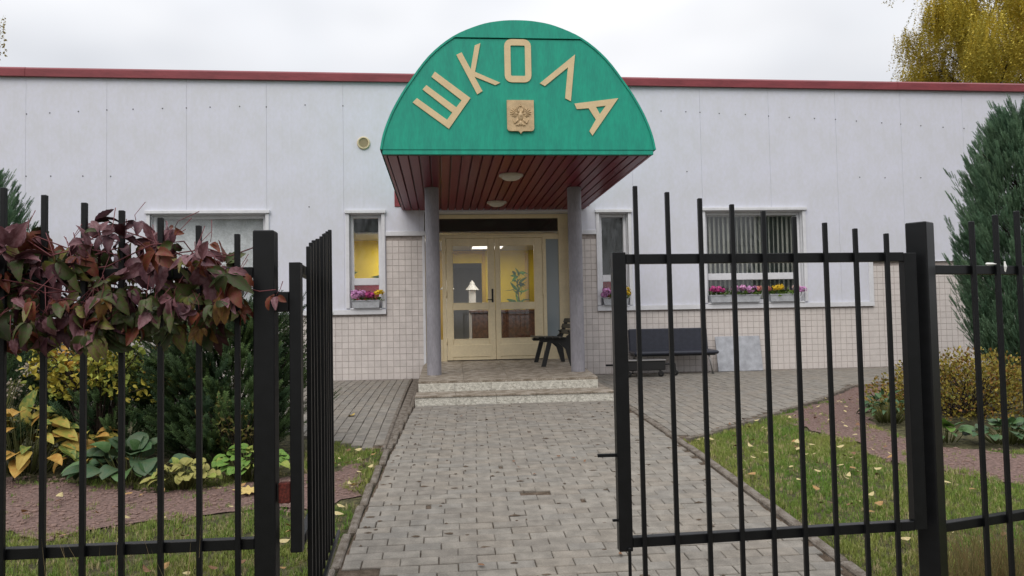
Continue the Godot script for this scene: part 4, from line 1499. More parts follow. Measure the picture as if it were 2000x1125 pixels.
# ------------------------------------------------------------------ shrubs and bed plants
func leaf_thing(called: String, at: Vector3, label: String, cat: String, mats: Array, count: int, spread: Vector3, lsize: Vector2, wid: float, round_tip: bool, up: float, group := "") -> Node3D:
	var t := thing(called, at, label, cat, group)
	var shapes := []
	for k in 5:
		var s := smooth()
		leaf_grid(s, 1.0, wid * rr(0.8, 1.2), rr(0.3, 1.7), 8, rr(0.05, 0.5), 0.02, round_tip, rr(-0.4, 0.4))
		shapes.append(done(s))
	var st := smooth()
	for i in count:
		var a := rr(0, TAU)
		var r := sqrt(rng.randf())
		var base := Vector3(cos(a) * r * spread.x * 0.45, -0.02, sin(a) * r * spread.z * 0.45)
		var tip := Vector3(cos(a) * r * spread.x, spread.y * (1.0 - 0.75 * r * r) * rr(0.7, 1.1) + 0.02, sin(a) * r * spread.z)
		var d := (Vector3(cos(a) * r, up * (1.0 - r) - 0.15, sin(a) * r + 0.25) + Vector3(rr(-0.3, 0.3), rr(-0.2, 0.2), rr(-0.3, 0.3))).normalized()
		var z := (Vector3(rr(-0.3, 0.3), 1, 0.35) - d * d.y).normalized()
		z = (z - d * z.dot(d)).normalized()
		tube(st, [base, (base + tip) * 0.5 + Vector3(0, 0.02, 0), tip], [0.005, 0.003], 5)
		inst("leaf", shapes[rng.randi() % 5], mats[rng.randi() % mats.size()], t, Transform3D(Basis(d.cross(z), d, z) * Basis.from_scale(Vector3.ONE * rr(lsize.x, lsize.y)), tip - d * 0.01))
	obj("stalk", st, M.stem_green, t)
	return t

func spray_mesh(n: int, length: float, nl: float, ang: float, w: float) -> ArrayMesh:
	var s := flat()
	white_colors(s)
	for i in n:
		var y := length * i / n
		for k in 3:
			var a := TAU * k / 3.0 + i * 0.9
			var o := Vector3(cos(a) * sin(ang), cos(ang), sin(a) * sin(ang))
			var sd := Vector3(-sin(a), 0, cos(a)) * w
			var b := Vector3(0, y, 0)
			var L := nl * (1.0 - 0.5 * i / n)
			for v in [b - sd, b + sd, b + o * L]: s.add_vertex(v)
	for v in [Vector3(-w, 0, 0), Vector3(w, 0, 0), Vector3(0, length * 1.1, 0)]: s.add_vertex(v)
	return done(s)

func feather_crown(parent: Node, prof: Array, plumes: int, per: int, mesh: Mesh, c1: Color, c2: Color, upness: float) -> void:
	var list := []
	var h: float = prof[-1][0]
	for i in plumes:
		var a := rr(0, TAU)
		var y := rr(0.02, 0.98) * h
		var rad := 0.0
		for k in prof.size() - 1:
			if y >= prof[k][0] and y <= prof[k + 1][0]: rad = lerpf(prof[k][1], prof[k + 1][1], (y - prof[k][0]) / (prof[k + 1][0] - prof[k][0]))
		var q := rr(0.55, 1.0)
		var base := Vector3(cos(a) * rad * q * 0.8, y, sin(a) * rad * q * 0.8)
		var dir := (Vector3(cos(a), upness * rr(0.7, 1.4), sin(a)) + Vector3(rr(-0.2, 0.2), 0, rr(-0.2, 0.2))).normalized()
		var L := rr(0.18, 0.42) if rng.randf() < 0.85 else rr(0.4, 0.6)
		var tint := c1.lerp(c2, rng.randf())
		for k in per:
			var t := rng.randf()
			var off := Vector3(rr(-1, 1), rr(-1, 1), rr(-1, 1)) * 0.07 * (1.0 - t * 0.8)
			var d := (dir + off * 6.0 + Vector3(0, 0.15, 0)).normalized()
			list.append([base + dir * L * t + off, d, rr(0.7, 1.25), tint * rr(0.8, 1.2)])
	stuff(scatter("crown", mesh, list, M.needles, parent))

func make_plants() -> void:
	# --- right: tall juniper beyond the pavement
	var spray := spray_mesh(9, 0.10, 0.036, 0.5, 0.0032)
	var j := thing("juniper", Vector3(7.5, gy(3.2) - 0.03, 3.2), "tall blue-green columnar juniper by the right end of the wall", "conifer")
	feather_crown(j, [[0.0, 0.45], [0.5, 0.82], [1.2, 0.95], [1.9, 0.93], [2.55, 0.76], [3.05, 0.46], [3.34, 0.08]], 1150, 30, spray, Color(0.10, 0.19, 0.115), Color(0.20, 0.31, 0.19), 1.9)
	var tr := smooth()
	tube(tr, [Vector3(0, -0.1, 0), Vector3(0.03, 1.5, 0), Vector3(0, 3.3, 0)], [0.09, 0.06, 0.015], 8)
	obj("trunk", tr, M.bark, j)
	var jc := smooth()
	# inner dead twigs that close the crown
	for i in 160:
		var a := rr(0, TAU)
		var y := rr(0.2, 3.0)
		var r := rr(0.35, 0.62) * (1.0 if y < 2.4 else 0.6)
		tube(jc, [Vector3(0, y, 0), Vector3(cos(a) * r, y + r * 1.1, sin(a) * r)], [0.012, 0.005], 4, false)
	obj("branches", jc, M.bark, j)
	# --- left: juniper by the wall behind the creeper
	var j2 := thing("juniper", Vector3(-5.95, gy(2.0) - 0.03, 2.0), "blue-green juniper against the white wall at the far left", "conifer")
	feather_crown(j2, [[0.0, 0.5], [0.6, 0.85], [1.4, 0.95], [2.0, 0.78], [2.5, 0.5], [2.95, 0.08]], 600, 26, spray, Color(0.10, 0.19, 0.11), Color(0.20, 0.31, 0.18), 1.9)
	var tr2 := smooth()
	tube(tr2, [Vector3(0, -0.1, 0), Vector3(0.02, 1.5, 0), Vector3(0, 2.9, 0)], [0.09, 0.06, 0.015], 8)
	obj("trunk", tr2, M.bark, j2)
	# --- left: dark yew behind the gate post
	var yew := thing("yew_shrub", Vector3(-1.8, gy(5.65) - 0.03, 5.65), "dark green spreading yew behind the open left gate leaf", "shrub")
	var ys := spray_mesh(10, 0.11, 0.032, 1.0, 0.004)
	feather_crown(yew, [[0.0, 0.5], [0.3, 0.62], [0.65, 0.62], [0.95, 0.46], [1.14, 0.08]], 420, 17, ys, Color(0.016, 0.04, 0.015), Color(0.06, 0.10, 0.025), 0.7)
	var yt := smooth()
	for i in 40:
		var a := rr(0, TAU)
		tube(yt, [Vector3(0, -0.05, 0), Vector3(cos(a) * 0.25, rr(0.2, 0.5), sin(a) * 0.25), Vector3(cos(a) * 0.5, rr(0.4, 0.9), sin(a) * 0.5)], [0.02, 0.012, 0.005], 5, false)
	obj("branches", yt, M.bark, yew)
	var yew2 := thing("yew_shrub", Vector3(-2.75, gy(5.35) - 0.03, 5.35), "dark green yew below the yellow shrub on the left", "shrub")
	feather_crown(yew2, [[0.0, 0.5], [0.3, 0.66], [0.5, 0.5], [0.72, 0.1]], 190, 14, ys, Color(0.02, 0.05, 0.02), Color(0.06, 0.10, 0.03), 0.7)
	var yew3 := thing("yew_shrub", Vector3(-3.75, gy(5.5) - 0.03, 5.5), "dark green yew at the left edge of the picture", "shrub")
	feather_crown(yew3, [[0.0, 0.45], [0.4, 0.5], [0.7, 0.4], [0.9, 0.1]], 150, 14, ys, Color(0.03, 0.06, 0.025), Color(0.08, 0.13, 0.04), 0.7)
	# --- left: yellow-leaved shrub
	var ysh := thing("yellow_shrub", Vector3(-2.75, gy(5.75) - 0.03, 5.75), "shrub with yellow and lime autumn leaves behind the left fence", "shrub")
	var yl := []
	var yb := smooth()
	for i in 46:
		var a := rr(0, TAU)
		var reach := rr(0.3, 0.95)
		var tip := Vector3(cos(a) * reach * 0.85, rr(0.65, 1.2) - reach * 0.1, sin(a) * reach * 0.55)
		var mid := tip * 0.5 + Vector3(0, 0.25, 0)
		tube(yb, [Vector3(rr(-0.08, 0.08), -0.03, rr(-0.06, 0.06)), mid, tip], [0.009, 0.006, 0.003], 5, false)
		var tone_c := Color(0.40, 0.33, 0.05).lerp(Color(0.20, 0.26, 0.05), rng.randf())
		if rng.randf() < 0.22: tone_c = Color(0.42, 0.23, 0.04)
		for k in 40:
			var t := rr(0.3, 1.05)
			var p := mid.lerp(tip, clampf((t - 0.4) / 0.6, 0, 1)) + Vector3(rr(-1, 1), rr(-0.9, 0.8), rr(-1, 1)) * 0.09
			yl.append([p, Vector3(rr(-1, 1), rr(-0.9, 0.5), rr(-0.4, 1)).normalized(), rr(0.6, 1.25), tone_c * rr(0.75, 1.25)])
	obj("branches", yb, M.bark, ysh)
	stuff(scatter("crown", blade_leaf(0.058, 0.03, 0.7), yl, M.foliage, ysh))
	# pale dried flower heads beside it
	var hy := thing("dried_hydrangea", Vector3(-3.55, gy(5.6) - 0.03, 5.85), "dried whitish flower heads at the left edge of the bed", "plant")
	var hl := []
	for i in 9:
		var c := Vector3(rr(-0.22, 0.3), rr(0.42, 0.82), rr(-0.15, 0.15))
		for k in 46:
			var d := Vector3(rr(-1, 1), rr(-1, 1), rr(-1, 1)).normalized()
			hl.append([c + d * rr(0.02, 0.065), d, rr(0.7, 1.2), Color(0.40, 0.33, 0.27).lerp(Color(0.52, 0.47, 0.38), rng.randf())])
	stuff(scatter("flower_heads", blade_leaf(0.022, 0.018, 0.3, 2, true), hl, M.foliage, hy))
	var hs := smooth()
	for i in 9: tube(hs, [Vector3(rr(-0.1, 0.1), -0.03, 0), Vector3(rr(-0.2, 0.25), 0.7, rr(-0.1, 0.1))], [0.006, 0.004], 5, false)
	obj("stems", hs, M.stem_green, hy)
	# --- bed plants with leaves one can tell apart
	var yel := [leaf_mat(Color(0.36, 0.25, 0.05), Color(0.43, 0.32, 0.08), Color(0.31, 0.21, 0.05), 21, 0.55, 0.35), leaf_mat(Color(0.30, 0.30, 0.06), Color(0.45, 0.32, 0.07), Color(0.36, 0.3, 0.1), 22, 0.55, 0.35), leaf_mat(Color(0.10, 0.17, 0.04), Color(0.30, 0.28, 0.06), Color(0.2, 0.22, 0.06), 23, 0.5, 0.3), leaf_mat(Color(0.42, 0.22, 0.05), Color(0.5, 0.33, 0.08), Color(0.3, 0.17, 0.05), 24, 0.6, 0.3)]
	leaf_thing("hosta", Vector3(-3.22, gy(6.0), 6.0), "big-leaved hosta turned yellow at the left edge of the bed", "plant", yel, 95, Vector3(0.42, 0.46, 0.3), Vector2(0.13, 0.24), 0.5, false, 0.5, "yellow hostas")
	leaf_thing("hosta", Vector3(-2.74, gy(5.98), 6.0), "smaller yellow hosta between the big hosta and the round-leaved plant", "plant", yel, 40, Vector3(0.2, 0.28, 0.18), Vector2(0.12, 0.2), 0.5, false, 0.4, "yellow hostas")
	var grn := [leaf_mat(Color(0.035, 0.085, 0.035), Color(0.06, 0.12, 0.045), Color(0.10, 0.17, 0.08), 31, 0.4, 0.2), leaf_mat(Color(0.05, 0.10, 0.05), Color(0.075, 0.11, 0.055), Color(0.12, 0.17, 0.09), 32, 0.4, 0.2), leaf_mat(Color(0.06, 0.13, 0.04), Color(0.09, 0.16, 0.06), Color(0.14, 0.2, 0.08), 33, 0.4, 0.2)]
	leaf_thing("bergenia", Vector3(-2.3, gy(6.36), 6.36), "round dark green leaves of bergenia at the foot of the left bed", "plant", grn, 34, Vector3(0.34, 0.2, 0.16), Vector2(0.12, 0.19), 0.85, true, 0.9, "bergenias")
	var lim := [leaf_mat(Color(0.22, 0.29, 0.05), Color(0.32, 0.34, 0.09), Color(0.3, 0.34, 0.12), 41, 0.55, 0.35), leaf_mat(Color(0.10, 0.22, 0.04), Color(0.17, 0.28, 0.05), Color(0.22, 0.3, 0.1), 42, 0.55, 0.35), leaf_mat(Color(0.33, 0.30, 0.10), Color(0.28, 0.28, 0.07), Color(0.34, 0.32, 0.13), 43, 0.6, 0.35)]
	leaf_thing("lady_mantle", Vector3(-1.83, gy(6.6), 6.62), "pale yellow-green clump of small round leaves before the yew", "plant", [lim[0], lim[2], lim[2]], 70, Vector3(0.24, 0.15, 0.12), Vector2(0.05, 0.085), 0.9, true, 0.8, "clumps of small round leaves")
	leaf_thing("lady_mantle", Vector3(-1.42, gy(6.45), 6.42), "bright green clump of small round leaves beside the left gate post", "plant", [lim[1], lim[1], lim[0]], 95, Vector3(0.3, 0.21, 0.15), Vector2(0.05, 0.085), 0.9, true, 0.8, "clumps of small round leaves")
	# twiggy spirea in front of the yew
	var sp := thing("spirea", Vector3(-1.55, gy(6.2), 6.2), "loose twiggy shrub with small olive leaves in front of the yew", "shrub")
	var sl := []
	var sb := smooth()
	for i in 30:
		var a := rr(0, TAU)
		var tip := Vector3(cos(a) * rr(0.15, 0.4), rr(0.25, 0.6), sin(a) * 0.2)
		tube(sb, [Vector3(0, -0.03, 0), tip * 0.5 + Vector3(0, 0.06, 0), tip], [0.005, 0.004, 0.002], 4, false)
		for k in 14: sl.append([tip * rr(0.45, 1.0) + Vector3(rr(-0.03, 0.03), rr(-0.02, 0.06), rr(-0.03, 0.03)), Vector3(rr(-1, 1), rr(-0.5, 0.8), rr(-0.5, 1)).normalized(), rr(0.7, 1.2), Color(0.10, 0.12, 0.025).lerp(Color(0.20, 0.11, 0.05), rng.randf() * rng.randf())])
	obj("branches", sb, M.bark, sp)
	stuff(scatter("crown", blade_leaf(0.045, 0.02, 0.5, 3), sl, M.foliage, sp))
	# --- right: rounded golden shrub
	var go := thing("golden_shrub", Vector3(5.32, gy(4.9) - 0.03, 4.9), "low rounded shrub with golden-brown leaves below the juniper", "shrub")
	var gl := []
	var gb := smooth()
	for i in 9000:
		var a := rr(0, TAU)
		var e := asin(rr(0.0, 1.0))
		var rad := rr(0.6, 1.0) + 0.06 * sin(a * 5.0 + e * 7.0)
		var p := Vector3(cos(a) * cos(e) * 0.98, 0.04 + sin(e) * 0.62, sin(a) * cos(e) * 0.85) * rad
		var d := (Vector3(p.x, p.y + 0.3, p.z) + Vector3(rr(-0.6, 0.6), rr(-0.6, 0.6), rr(-0.6, 0.6))).normalized()
		var kk := rng.randf()
		var c := Color(0.25, 0.17, 0.025).lerp(Color(0.16, 0.16, 0.03), kk)
		if rng.randf() < 0.25: c = Color(0.20, 0.10, 0.025)
		if rng.randf() < 0.2: c = Color(0.30, 0.24, 0.05)
		gl.append([p, d, rr(0.7, 1.3), c * rr(0.75, 1.2)])
	for i in 90:
		var a := rr(0, TAU)
		var e := rr(0.2, 1.4)
		tube(gb, [Vector3(rr(-0.1, 0.1), -0.02, rr(-0.1, 0.1)), Vector3(cos(a) * cos(e) * 0.8, sin(e) * 0.5, sin(a) * cos(e) * 0.7)], [0.009, 0.004], 4, false)
	obj("branches", gb, M.bark, go)
	stuff(scatter("crown", blade_leaf(0.03, 0.02, 0.4, 3), gl, M.foliage, go))
	# ground cover at its foot
	leaf_thing("bergenia", Vector3(4.28, gy(6.1), 6.05), "pale green bergenia clump just right of the gate post", "plant", [grn[2], lim[1], grn[2]], 16, Vector3(0.22, 0.12, 0.12), Vector2(0.09, 0.15), 0.8, true, 0.8, "bergenias")
	leaf_thing("strawberry_plant", Vector3(4.72, gy(6.1), 6.2), "dark green low leafy plant right of the pale bergenia", "plant", [grn[0], grn[1], grn[2]], 90, Vector3(0.36, 0.14, 0.16), Vector2(0.05, 0.1), 0.8, true, 0.9, "low plants round the golden shrub")
	leaf_thing("strawberry_plant", Vector3(5.35, gy(6.1), 6.35), "dark green low leafy plant at the right edge of the picture", "plant", [grn[0], grn[1], grn[2]], 80, Vector3(0.4, 0.13, 0.16), Vector2(0.05, 0.1), 0.8, true, 0.9, "low plants round the golden shrub")
	leaf_thing("strawberry_plant", Vector3(4.28, gy(5.1), 5.2), "dark green low leafy plant left of the gate post by the dirt track", "plant", [grn[0], grn[0], grn[2]], 70, Vector3(0.22, 0.22, 0.3), Vector2(0.06, 0.12), 0.35, false, 1.2, "low plants round the golden shrub")
	# dry grass at the lower right corner
	var dry := thing("dry_grass", Vector3(2.42, gy(9.0) - 0.03, 9.0), "clump of dry brown grass at the foot of the right fence", "grass")
	var dg := []
	for i in 1000:
		dg.append([Vector3(rr(-0.25, 0.3), 0, rr(-0.12, 0.12)), Vector3(rr(-0.5, 0.5), 1, rr(-0.4, 0.4)).normalized(), rr(0.9, 1.75), Color(0.26, 0.18, 0.08).lerp(Color(0.13, 0.13, 0.05), rng.randf())])
	var bl := flat()
	white_colors(bl)
	for v in [Vector3(-0.0015, 0, 0), Vector3(0.0015, 0, 0), Vector3(0.012, 0.16, 0), Vector3(0.0015, 0, 0), Vector3(0.0135, 0.16, 0), Vector3(0.012, 0.16, 0), Vector3(0.012, 0.16, 0), Vector3(0.0135, 0.16, 0), Vector3(0.045, 0.27, 0)]: bl.add_vertex(v)
	stuff(scatter("blades", done(bl), dg, M.grass, dry))
	var dry2 := thing("dry_grass", Vector3(-1.25, gy(9.3) - 0.03, 9.3), "thin dry grass stalks at the foot of the left fence", "grass")
	var dg2 := []
	for i in 90:
		dg2.append([Vector3(rr(-0.55, 0.4), 0, rr(-0.08, 0.1)), Vector3(rr(-0.3, 0.3), 1, rr(-0.3, 0.3)).normalized(), rr(1.6, 2.7), Color(0.38, 0.27, 0.14).lerp(Color(0.20, 0.19, 0.08), rng.randf())])
	stuff(scatter("blades", done_copy(), dg2, M.grass, dry2))

func done_copy() -> ArrayMesh:
	var bl := flat()
	white_colors(bl)
	for v in [Vector3(-0.0009, 0, 0), Vector3(0.0009, 0, 0), Vector3(0.012, 0.16, 0), Vector3(0.0009, 0, 0), Vector3(0.0132, 0.16, 0), Vector3(0.012, 0.16, 0), Vector3(0.012, 0.16, 0), Vector3(0.0132, 0.16, 0), Vector3(0.045, 0.27, 0)]: bl.add_vertex(v)
	return done(bl)

# ------------------------------------------------------------------ trees
func birch(at: Vector3, height: float, spread: float, strands: int, label: String, c1: Color, c2: Color, group: String, sd: int) -> void:
	var t := thing("birch_tree", at, label, "tree", group)
	rng.seed = sd
	var s := smooth()
	tube(s, [Vector3(0, -0.2, 0), Vector3(0.1, height * 0.3, 0.05), Vector3(-0.05, height * 0.65, 0), Vector3(0, height * 0.97, 0)], [0.2, 0.16, 0.09, 0.02], 10)
	obj("trunk", s, M.birch_bark, t)
	var b := smooth()
	var tips := []
	for i in 46:
		var y := height * rr(0.3, 0.96)
		var a := rr(0, TAU)
		var r := spread * rr(0.35, 1.0) * (1.0 - 0.75 * maxf(0.0, (y / height - 0.45) / 0.55))
		var p := Vector3(0, y, 0)
		var q := Vector3(cos(a) * r * 0.5, y + r * 0.5, sin(a) * r * 0.5)
		var e := Vector3(cos(a) * r, y + r * 0.55, sin(a) * r)
		tube(b, [p, q, e], [0.045, 0.028, 0.01], 5, false)
		tips.append([p, q, e])
	obj("limbs", b, M.bark, t)
	# hanging twigs with leaves
	var m := flat()
	white_colors(m)
	for v in [Vector3(-0.003, 0, 0), Vector3(0.003, 0, 0), Vector3(0.04, 1.1, 0)]: m.add_vertex(v)
	for i in 26:
		var y := 0.06 + 1.04 * i / 26.0
		var a := rr(0, TAU)
		var d := Vector3(cos(a), rr(-0.2, 0.9), sin(a)).normalized()
		var base := Vector3(0.04 * y * y, y, 0)
		var sd2 := d.cross(Vector3.UP).normalized() * 0.024
		var L := rr(0.06, 0.095)
		for v in [base, base + d * L * 0.5 + sd2, base + d * L, base, base + d * L, base + d * L * 0.5 - sd2]: m.add_vertex(v)
	var strand := done(m)
	var list := []
	for i in strands:
		var g: Array = tips[rng.randi() % tips.size()]
		var q := sqrt(rr(0.03, 1.0))
		var p: Vector3 = (g[0] as Vector3).lerp(g[1], q * 2.0) if q < 0.5 else (g[1] as Vector3).lerp(g[2], q * 2.0 - 1.0)
		p += Vector3(rr(-1, 1), rr(-0.8, 0.8), rr(-1, 1)) * 0.45
		list.append([p, Vector3(rr(-0.45, 0.45), -1, rr(-0.45, 0.45)).normalized(), rr(0.6, 1.35), c1.lerp(c2, rng.randf()) * rr(0.8, 1.2)])
	stuff(scatter("crown", strand, list, M.thin_leaf, t))

func make_trees() -> void:
	birch(Vector3(19.9, -0.1, -14.0), 17.0, 5.6, 13000, "yellowing birch rising behind the right end of the roof", Color(0.42, 0.36, 0.06), Color(0.62, 0.49, 0.09), "birches behind the school", 101)
	birch(Vector3(25.5, -0.1, -17.0), 18.0, 5.2, 8000, "more orange birch at the right edge behind the roof", Color(0.48, 0.33, 0.06), Color(0.52, 0.30, 0.06), "birches behind the school", 102)
	birch(Vector3(-15.95, -0.1, -10.0), 14.5, 4.0, 3600, "birch with drooping twigs at the upper left corner", Color(0.30, 0.25, 0.05), Color(0.40, 0.30, 0.10), "birches behind the school", 103)
	# spruce whose branch tips reach in at the right edge
	rng.seed = 55
	var t := thing("spruce_tree", Vector3(9.75, gy(2.0) - 0.03, 2.0), "spruce at the right edge, only branch tips in view", "tree")
	var s := smooth()
	tube(s, [Vector3(0, -0.1, 0), Vector3(0, 6.5, 0)], [0.13, 0.02], 8)
	obj("trunk", s, M.bark, t)
	var b := smooth()
	var list := []
	for i in 70:
		var y := rr(1.2, 6.2)
		var a := rr(0, TAU)
		var r := (6.9 - y) * 0.36 * rr(0.75, 1.1)
		var e := Vector3(cos(a) * r, y - r * 0.12, sin(a) * r)
		tube(b, [Vector3(0, y, 0), e], [0.022, 0.006], 5, false)
		for k in 22:
			var q := rr(0.25, 1.0)
			var d := (e - Vector3(0, y, 0)).normalized()
			list.append([Vector3(0, y, 0).lerp(e, q) + Vector3(rr(-1, 1), rr(-0.4, 0.4), rr(-1, 1)) * 0.12, (d + Vector3(rr(-0.8, 0.8), rr(-0.3, 0.3), rr(-0.8, 0.8))).normalized(), rr(0.8, 1.4), Color(0.02, 0.05, 0.028).lerp(Color(0.05, 0.085, 0.04), rng.randf())])
	obj("branches", b, M.bark, t)
	stuff(scatter("crown", spray_mesh(14, 0.2, 0.025, 0.9, 0.002), list, M.needles, t))
	# trees across the street behind the camera, mirrored in the windows
	var k := 0
	for a in [[-11.0, 34.0, 13.0], [-2.5, 38.0, 15.0], [6.0, 33.0, 12.0], [13.5, 37.0, 14.0], [22.0, 34.0, 13.0]]:
		birch(Vector3(a[0], gy(a[1]) - 0.05, a[1]), a[2], 4.8, 2400, ["leftmost", "second", "middle", "fourth", "rightmost"][k] + " street tree mirrored in the windows, behind the viewer", Color(0.06, 0.07, 0.02), Color(0.13, 0.11, 0.025), "street trees behind the viewer", 200 + k)
		k += 1

# ------------------------------------------------------------------ furniture by the entrance
func make_furniture() -> void:
	# slatted bench on the porch, seen from its end, facing the door side
	var b := thing("bench", Vector3(1.46, porch_y(0.75), 0.78), "black slatted park bench on the porch behind the right pillar", "bench")
	for z in [-0.44, 0.44]:
		var e := flat()
		var y0 := porch_y(0.78 + z) - porch_y(0.75)
		# front leg, arched rear leg, seat bearer and back support cut from one casting
		prism(e, pv([[-0.03, y0], [0.035, y0], [0.13, 0.34], [0.23, 0.33], [0.33, 0.24], [0.40, y0], [0.46, y0], [0.435, 0.22], [0.40, 0.33], [0.47, 0.50], [0.53, 0.68], [0.49, 0.69], [0.42, 0.52], [0.36, 0.41], [0.0, 0.40], [-0.06, 0.375], [-0.03, 0.345], [0.065, 0.345]]), -0.025, 0.025, Transform3D(Basis(), Vector3(0, 0, z)))
		obj("end_frame", e, M.dark_metal, b)
		var arm := smooth()
		tube(arm, [Vector3(0.35, 0.41, z), Vector3(0.385, 0.44, z), Vector3(0.40, 0.48, z), Vector3(0.37, 0.505, z)], [0.013], 6)
		obj("scroll", arm, M.dark_metal, b)
	for k in 4:
		var s := flat()
		bx(s, Vector3(-0.03 + 0.105 * k, 0.412 - 0.004 * k, 0), Vector3(0.085, 0.024, 1.1), 0.005)
		obj("seat_slat", s, M.slat, b)
	for k in 3:
		var s := flat()
		bx(s, Vector3(0.415 + 0.034 * k, 0.485 + 0.085 * k, 0), Vector3(0.024, 0.066, 1.1), 0.005, Basis(Vector3.BACK, -0.36))
		obj("back_slat", s, M.slat, b)
	# upholstered bench by the wall
	var u := thing("upholstered_bench", Vector3(3.0, 0.0, 0.3), "dark grey upholstered waiting bench standing against the tiled wall", "bench")
	var sb := flat()
	bx(sb, Vector3(0.64, 0.535, -0.15), Vector3(1.3, 0.37, 0.06), 0.02, Basis(Vector3.RIGHT, -0.13))
	obj("backrest", sb, M.vinyl, u)
	var ss := flat()
	bx(ss, Vector3(0.66, 0.345, 0.06), Vector3(1.36, 0.055, 0.40), 0.02, Basis(Vector3.RIGHT, 0.04))
	obj("seat", ss, M.vinyl, u)
	var sf := flat()
	bb(sf, Vector3(0.0, 0.29, -0.1), Vector3(1.3, 0.315, 0.2), 0.004)
	obj("seat_frame", sf, M.dark_metal, u)
	for x in [0.07, 1.2]:
		for z in [-0.12, 0.17]:
			var l := smooth()
			tube(l, [Vector3(x, 0.295, z), Vector3(x + (0.05 if x > 0.5 else -0.03), 0.008 + gy(0.3 + z), z + 0.02 * signf(z))], [0.014, 0.012], 8)
			obj("leg", l, M.chrome, u)
			var ft := smooth()
			lathe(ft, Vector3(x + (0.05 if x > 0.5 else -0.03), gy(0.3 + z), z + 0.02 * signf(z)), [Vector2(0, 0), Vector2(0.022, 0.0), Vector2(0.022, 0.012), Vector2(0.0, 0.02)], 10)
			obj("foot", ft, M.dark_metal, u)
	# small wheeled trolley in front of it
	var t := thing("trolley", Vector3(3.05, gy(0.7), 0.72), "low black trolley on castors in front of the upholstered bench", "trolley")
	var tb := flat()
	bb(tb, Vector3(-0.28, 0.10, -0.14), Vector3(0.33, 0.24, 0.14), 0.01)
	obj("body", tb, M.dark_metal, t)
	var tt := flat()
	bb(tt, Vector3(-0.29, 0.243, -0.15), Vector3(0.34, 0.262, 0.15), 0.004)
	obj("lid", tt, M.chrome, t)
	var tp := smooth()
	tube(tp, [Vector3(-0.56, 0.185, 0.0), Vector3(0.52, 0.185, 0.0)], [0.016], 8)
	obj("axle_bar", tp, M.dark_metal, t)
	for p in [Vector3(0.52, 0.046, 0.0), Vector3(0.26, 0.046, 0.12), Vector3(-0.24, 0.046, 0.12), Vector3(-0.24, 0.046, -0.12)]:
		var c := part("castor", t)
		var w := smooth()
		lathe(w, p, [Vector2(0.015, -0.014), Vector2(0.044, -0.012), Vector2(0.046, 0.0), Vector2(0.044, 0.012), Vector2(0.015, 0.014)], 18, Basis(Vector3.RIGHT, PI / 2))
		obj("wheel", w, M.dark_metal, c)
		var f := flat()
		for z in [-0.02, 0.02]: bar(f, p + Vector3(0, 0, z), p + Vector3(-0.01, 0.14 if p.x > 0.5 else 0.06, z), 0.025, 0.004)
		obj("fork", f, M.dark_metal, c)
	# slab leaning on the wall
	var sl := flat()
	bx(sl, Vector3(4.83, 0.285, 0.115), Vector3(0.75, 0.575, 0.022), 0.004, Basis(Vector3.RIGHT, -0.2))
	tag(obj("stone_slab", sl, M.slab), "pale grey rectangular slab leaning against the tiled wall", "slab")

